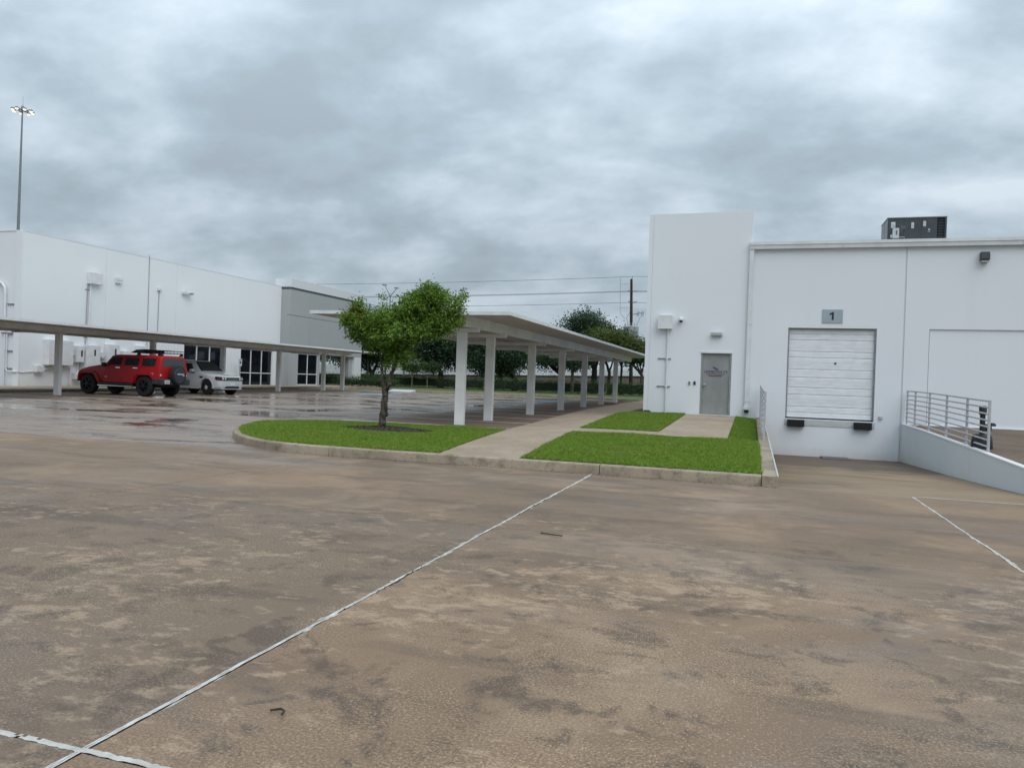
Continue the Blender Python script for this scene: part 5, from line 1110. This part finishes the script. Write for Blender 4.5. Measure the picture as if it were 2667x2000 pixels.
# background trees
def tree(name, label, x, y, h_clear, blobs, trunk_r, leaf, N, bark='barkd', size=.20, forks=3, seed=1, lean=0.0, group='trees behind the far hedge'):
    z0 = gz(y)+.12; o = tag(empty(name, (x, y, z0)), label, 'tree', group); g = random.Random(seed)
    t = MB(); p, r = twist([(x, y, z0-.1), (x+lean*.4, y, z0+h_clear*.5), (x+lean, y, z0+h_clear)], trunk_r, trunk_r*.72, .03, 4, seed); r[0] *= 1.3; t.tube(p, r, 10)
    for b in sorted(blobs, key=lambda b: -b[3]*b[5])[:forks+2]:
        mid = ((x+lean+b[0])/2+g.uniform(-.1, .1), (y+b[1])/2, (z0+h_clear+b[2])/2-.15); p, r = twist([(x+lean, y, z0+h_clear-.15), mid, b[:3]], trunk_r*.55, trunk_r*.12, .04, 4, seed+3); t.tube(p, r, 7)
    t.build('trunk', bark, o, smooth=True); leaves('crown', blobs, int(N*1.5), size*1.1, leaf, o, .55, .3, .45, seed, 1.8, 16); return o
def crown(cx, cy, cz, rx, rz, n, seed, ry=None):
    g = random.Random(seed); ry = ry or rx*.8; outp = [(cx, cy, cz, rx*.62, ry*.6, rz*.62)]
    for k in range(n):
        a = g.uniform(0, 6.283); u = g.uniform(-.75, .85); q = math.sqrt(1-u*u)*g.uniform(.55, .72); s = g.uniform(.26, .42)
        outp.append((cx+math.cos(a)*q*rx, cy+math.sin(a)*q*ry, cz+u*rz*.68, rx*s, ry*s, rz*s))
    return outp
tree('oak_tree', 'dark spreading oak partly hidden by the grey office corner', -37.6, 71, 1.3, crown(-38.6, 71, 4.2, 4.4, 2.9, 18, 1), .32, 'oak', 12000, seed=31)
tree('oak_tree', 'dark spreading oak with a forked black trunk right behind the small tree', -29.9, 71, 1.7, crown(-30.8, 71, 4.5, 4.5, 3.0, 20, 2), .34, 'oak', 14000, seed=32)
tree('oak_tree', 'dark rounded oak seen between the first and third carport posts', -22.1, 71, 1.2, crown(-23.6, 71, 4.1, 4.6, 2.8, 20, 3), .30, 'oak', 14000, seed=33)
tree('young_oak', 'slender pale-trunked tree in front of the hedge under the carport roof', -15.0, 65.3, 2.0, crown(-15.6, 65.3, 3.8, 2.7, 1.6, 14, 4), .15, 'oak', 6000, 'bark', .15, seed=34)
tree('oak_tree', 'tallest dark oak rising above the carport roof', -14.6, 73, 2.4, crown(-15.6, 73, 6.0, 2.9, 2.7, 16, 5), .36, 'oak', 11000, seed=35)
tree('live_oak', 'yellowish green tree rising above the carport roof left of the utility pole', -12.6, 70, 2.2, crown(-13.1, 70, 4.9, 1.9, 1.7, 11, 6), .18, 'oaky', 7000, seed=36)
tree('live_oak', 'pale green tree crown between the utility pole and the white tower', -9.6, 70, 2.0, crown(-10.0, 70, 4.5, 2.2, 1.5, 11, 7), .16, 'oaky', 7000, 'bark', seed=37)
tree('oak_tree', 'thin-leaved dark tree just left of the transformers', -12.2, 74.5, 2.8, crown(-12.6, 74.5, 5.6, 1.2, 1.2, 9, 8), .14, 'oak', 2600, seed=38)
tree('oak_tree', 'dark oak far back between the two larger oaks', -26.5, 80, 1.8, crown(-26.8, 80, 4.8, 4.5, 2.8, 16, 9), .3, 'oak', 9000, seed=39)
tree('oak_tree', 'dark oak behind the fourth and fifth carport posts', -18.6, 76, 1.8, crown(-18.6, 76, 4.6, 3.9, 2.5, 17, 10), .3, 'oak', 9000, seed=40)
tree('crape_myrtle', 'low pale-stemmed flowering tree, left of a pair before the hedge', -31.0, 66.6, 1.1, crown(-31.0, 66.6, 2.2, .95, .55, 9, 11), .05, 'hedge', 1700, 'barkl', .13, 5, 41, group='crape myrtles before the hedge')
tree('crape_myrtle', 'low pale-stemmed flowering tree, right of a pair before the hedge', -29.4, 66.6, 1.1, crown(-29.3, 66.6, 2.25, 1.05, .55, 9, 12), .05, 'hedge', 1900, 'barkl', .13, 5, 42, group='crape myrtles before the hedge')
tree('oak_tree', 'dark oak seen through the open porch of the grey office corner', -47.0, 84, 1.8, crown(-47.0, 84, 4.3, 5.0, 2.6, 15, 13), .36, 'oak', 12000, seed=43)
tree('oak_tree', 'dark oak at the left of the view through the porch', -57.5, 88, 1.8, crown(-57.5, 88, 4.4, 5.0, 2.6, 15, 14), .36, 'oak', 9000, seed=44)
tree('oak_tree', 'dark oak hidden mostly by the white tower wall', -4.5, 74, 2.0, crown(-4.8, 74, 4.3, 3.6, 2.4, 14, 15), .3, 'oak', 9000, seed=45)
def hedge(label, x0, x1, y0, y1, h, N, seed, name='hedge', round_=.12, zb=None):
    z = gz(y0)+.13 if zb is None else zb; o = tag(empty(name, ((x0+x1)/2, (y0+y1)/2, z)), label, 'hedge', 'clipped hedges')
    c = MB(); n = max(2, int((x1-x0)/.8))
    for k in range(n):
        a = x0+.12+(x1-x0-.24)*k/n; b = x0+.12+(x1-x0-.24)*(k+1)/n; q = random.Random(seed+k).uniform(-.05, .03)
        c.box(a, b, y0+.16, y1-.16, z+.15, z+h-.14+q)
    c.build('shade_core', 'core', o)  # dark boxes added inside the foliage to block light
    bl = []; g = random.Random(seed); k = x0
    while k < x1:
        bl.append((k, (y0+y1)/2, z+h*.55+g.uniform(-.04, .03), .42, (y1-y0)*.55, h*.50)); bl.append((k+.2, (y0+y1)/2, z+h*.78, .45, (y1-y0)*.50, h*.24)); k += .38
    leaves('foliage', bl, N, .10, 'hedge', o, .55, .1, .72, seed); return o
hedge('long clipped dark hedge behind the small tree', -37, -24.3, 67.2, 68.6, .98, 13000, 50)
hedge('long clipped dark hedge in the middle, behind the carport posts', -23.7, -14.6, 66.6, 68.0, 1.02, 11000, 51)
hedge('short clipped dark hedge behind the last carport posts', -14.0, -12.4, 66.2, 67.6, 1.05, 3000, 52)
hedge('clipped dark hedge right of the last carport posts', -11.9, -3.0, 66.0, 67.4, 1.08, 10000, 53)
hedge('rounded grey-green shrub row at the foot of the office porch column', -34.6, -29.6, 59.0, 60.6, .70, 6500, 54, 'shrub_row')
hedge('darker shrub row inside the office porch opening', -40.5, -35.6, 61.0, 62.2, .9, 4500, 55, 'shrub_row', zb=.37)

# ================================================================== FAR BACKGROUND
# freeway retaining wall with pale barrier, rising to the right: one object per cast panel
fw = tag(empty('freeway_wall', (-35, 95, .4)), 'long tan freeway retaining wall carrying a pale concrete barrier', 'wall')
xs = np.arange(-95, 62, 7.5)
bt = lambda x: 1.45+.0245*(x+51.85); tt = lambda x: 2.52+.0122*(x+58.6)+.10
for a, b in zip(xs[:-1], xs[1:]):
    MB().hexa([(a+.03, 95, 0), (b-.03, 95, 0), (b-.03, 95.4, 0), (a+.03, 95.4, 0), (a+.03, 95, max(.5, bt(a))), (b-.03, 95, max(.5, bt(b))), (b-.03, 95.4, max(.5, bt(b))), (a+.03, 95.4, max(.5, bt(a)))]).build('wall_panel', 'brownw', fw)
    za, zb_ = max(.5, bt(a))+.04, max(.5, bt(b))+.04
    MB().hexa([(a+.02, 94.9, za), (b-.02, 94.9, zb_), (b-.02, 95.5, zb_), (a+.02, 95.5, za), (a+.02, 95.05, tt(a)), (b-.02, 95.05, tt(b)), (b-.02, 95.4, tt(b)), (a+.02, 95.4, tt(a))]).build('barrier_panel', 'barrier', fw)
    MB().hexa([(a, 94.85, za-.08), (b, 94.85, zb_-.08), (b, 95.3, zb_-.08), (a, 95.3, za-.08), (a, 94.85, za), (b, 94.85, zb_), (b, 95.3, zb_), (a, 95.3, za)]).build('ledge', 'dark', fw)
MB().tube([(x, 95.2, tt(x)+.16) for x in xs], .05, 6).build('guard_rail', 'boxg', fw)
for k, x in enumerate(np.arange(-93, 60, 3.0)): MB().tube([(x, 95.2, tt(x)-.02), (x, 95.2, tt(x)+.15)], .035, 5).build('rail_post', 'boxg', fw)
# utility pole with transformers and wires
def upole(x, y, label, gear):
    o = tag(empty('utility_pole', (x, y, gz(y))), label, 'utility pole', 'utility poles along the freeway')
    MB().tube([(x, y, gz(y)-.1), (x-.35, y, 11.75)], [.20, .12], 12).build('pole', 'wood', o)
    at = lambda z: x-.35*z/11.75
    MB().tube([(at(11.7), y, 11.6), (at(11.7)+.10, y, 12.05)], .035, 6).build('top_insulator', 'galv', o)
    for z, w_ in ((10.55, .55), (9.5, .55)):
        MB().tube([(at(z), y-.05, z-.12), (at(z)-.28, y-.05, z+.08)], .055, 7).build('bracket', 'galv', o); MB().tube([(at(z), y-.05, z-.05), (at(z)+w_, y-.05, z-.02)], .06 if z < 10 else .035, 7).build('arm', 'mast', o)
    if gear:
        MB().tube([(at(8.3), y, 8.25), (at(8.3)+1.1, y, 8.42)], .04, 6).build('arm', 'mast', o)
        for dx in (.55, 1.0): MB().tube([(at(8.3)+dx, y-.05, 8.05), (at(8.3)+dx+.10, y-.05, 8.55), (at(8.3)+dx+.22, y-.05, 8.52), (at(8.3)+dx+.14, y-.05, 8.08)], .035, 6).build('cutout_fuse', 'dframe', o)
        for dx, dy in ((-.48, .05), (.02, -.34), (.42, .05)):
            tf = MB().lathe([(.27, 0), (.29, .04), (.29, 1.0), (.31, 1.02), (.30, 1.08), (.18, 1.14)], (at(6.5)+dx, y+dy, 5.98), 'z', 18).build('transformer', 'xfmr', o, smooth=True)
            for bx in (-.12, .12): MB().lathe([(.03, 0), (.05, .05), (.03, .10), (.05, .15), (.02, .35)], (at(6.5)+dx+bx, y+dy, 7.1), 'z', 8).build('bushing', 'dframe', tf)
        MB().tube([(at(6.5)-.35, y, 7.45), (at(6.5)-.5, y, 7.9), (at(6.5)-.3, y, 8.3), (at(8.4), y, 8.6)], .018, 5).build('jumper_wire', 'wire', o); MB().tube([(at(6.5)+.6, y, 7.45), (at(6.5)+.8, y, 7.9), (at(8.3)+.9, y, 8.1)], .018, 5).build('jumper_wire', 'wire', o)
        MB().tube([(at(10)-1.15, y, 11.85), (at(10)-1.1, y, 9.8), (at(10)-1.05, y, 8.4), (at(8)-.6, y, 7.8)], .014, 5).build('jumper_wire', 'wire', o)
        for z in (11.3, 8.95): MB().tube([(at(z), y, z), (at(z)-1.1, y, z-.05)], .014, 5).build('standoff', 'galv', o)
    return o
upole(-11.27, 75, 'dark wooden utility pole carrying three grey transformers', True)
upole(-88.0, 75, 'dark wooden utility pole hidden behind the white office', False)
for (z, dy, lb) in ((12.0, 0, 'topmost power line crossing the sky'), (10.62, .25, 'upper of the paired power lines'), (10.48, -.25, 'lower of the paired power lines'), (9.45, 0, 'lowest power line crossing the sky')):
    pts = [(-88+(76.7)*t, 75+dy, z-4*.62*t*(1-t)) for t in np.linspace(0, 1, 24)]+[(-11.3+46*t, 75+dy, z-4*.3*t*(1-t)) for t in np.linspace(0, 1, 12)[1:]]
    tag(MB().tube(pts, .017, 5).build('power_line', 'wire'), lb, 'power line', 'power lines along the freeway')
# high mast light with lit lamps
hm = tag(empty('high_mast_light', (-97.7, 80, 0)), 'tall steel high mast with a ring of lit lamps, rising behind the office', 'light mast')
MB().tube([(-97.8, 80, 0), (-97.75, 80, 22), (-97.65, 80, 36.2)], [.25, .18, .09], 12).build('mast', 'mast', hm, smooth=True)
MB().lathe([(.15, 0), (.25, .2), (.2, .55), (.05, .7)], (-97.6, 80, 36.3), 'z', 12).build('cap', 'mast', hm, smooth=True); MB().tube([(-97.6, 80, 36.9), (-97.6, 80, 38.2)], .02, 5).build('lightning_rod', 'mast', hm)
MB().tube([(-97.6+.65*math.cos(t), 80+.65*math.sin(t), 36.30) for t in np.linspace(0, 2*math.pi, 25)], .05, 6).build('ring', 'mast', hm)
for k in range(8):
    t = 2*math.pi*(k+.35)/8; c, s_ = math.cos(t), math.sin(t); ar = MB().tube([(-97.6+.1*c, 80+.1*s_, 36.3), (-97.6+1.1*c, 80+1.1*s_, 36.42)], .045, 6).build('arm', 'mast', hm)
    lm = MB().lathe([(.24, 0), (.26, .08), (.19, .20), (.08, .28)], (-97.6+1.2*c, 80+1.2*s_, 36.20), 'z', 12).build('lamp', 'mast', hm, smooth=True); MB().lathe([(.13, -.16), (.22, -.05), (.23, -.002)], (-97.6+1.2*c, 80+1.2*s_, 36.20), 'z', 12).build('lens', 'lit', lm, smooth=True)
# twin-arm freeway light
tw = tag(empty('freeway_light', (-55.5, 110, 0)), 'grey street light with two upswept arms above the freeway', 'street light')
MB().tube([(-55.5, 110, 0), (-55.5, 110, 14.2)], [.16, .09], 8).build('pole', 'mast', tw)
for sx, zt in ((-1.0, 15.85), (1.15, 15.35)):
    MB().tube([(-55.5, 110, 14.0), (-55.5+sx*.55, 110, 14.6+(zt-15)*.5), (-55.5+sx, 110, zt)], [.07, .06, .05], 7).build('arm', 'mast', tw)
    MB().hexa([(-55.5+sx-.45, 109.8, zt-.05), (-55.5+sx+.35, 109.8, zt-.1), (-55.5+sx+.35, 110.2, zt-.1), (-55.5+sx-.45, 110.2, zt-.05), (-55.5+sx-.35, 109.85, zt+.14), (-55.5+sx+.25, 109.85, zt+.10), (-55.5+sx+.25, 110.15, zt+.10), (-55.5+sx-.35, 110.15, zt+.14)]).build('lamp_head', 'mast', tw, .03)
# twigs and debris on the slabs
def twig(pts, r, label):
    tag(MB().tube([(a, b, .012+.004*i) for i, (a, b) in enumerate(pts)], r, 6).build('twig', 'wood'), label, 'twig', 'twigs on the pavement')
twig([(-1.90, 2.78), (-1.86, 2.80), (-1.83, 2.78), (-1.815, 2.74)], .005, 'curled dark twig beside the white joint in the left foreground')
twig([(2.02, 4.62), (2.12, 4.59)], .007, 'short dark stick on the bare slab at the right')
twig([(-1.85, 6.95), (-1.72, 6.90), (-1.62, 6.87)], .006, 'thin dark twig just right of the white joint')
bpy.context.view_layer.update()
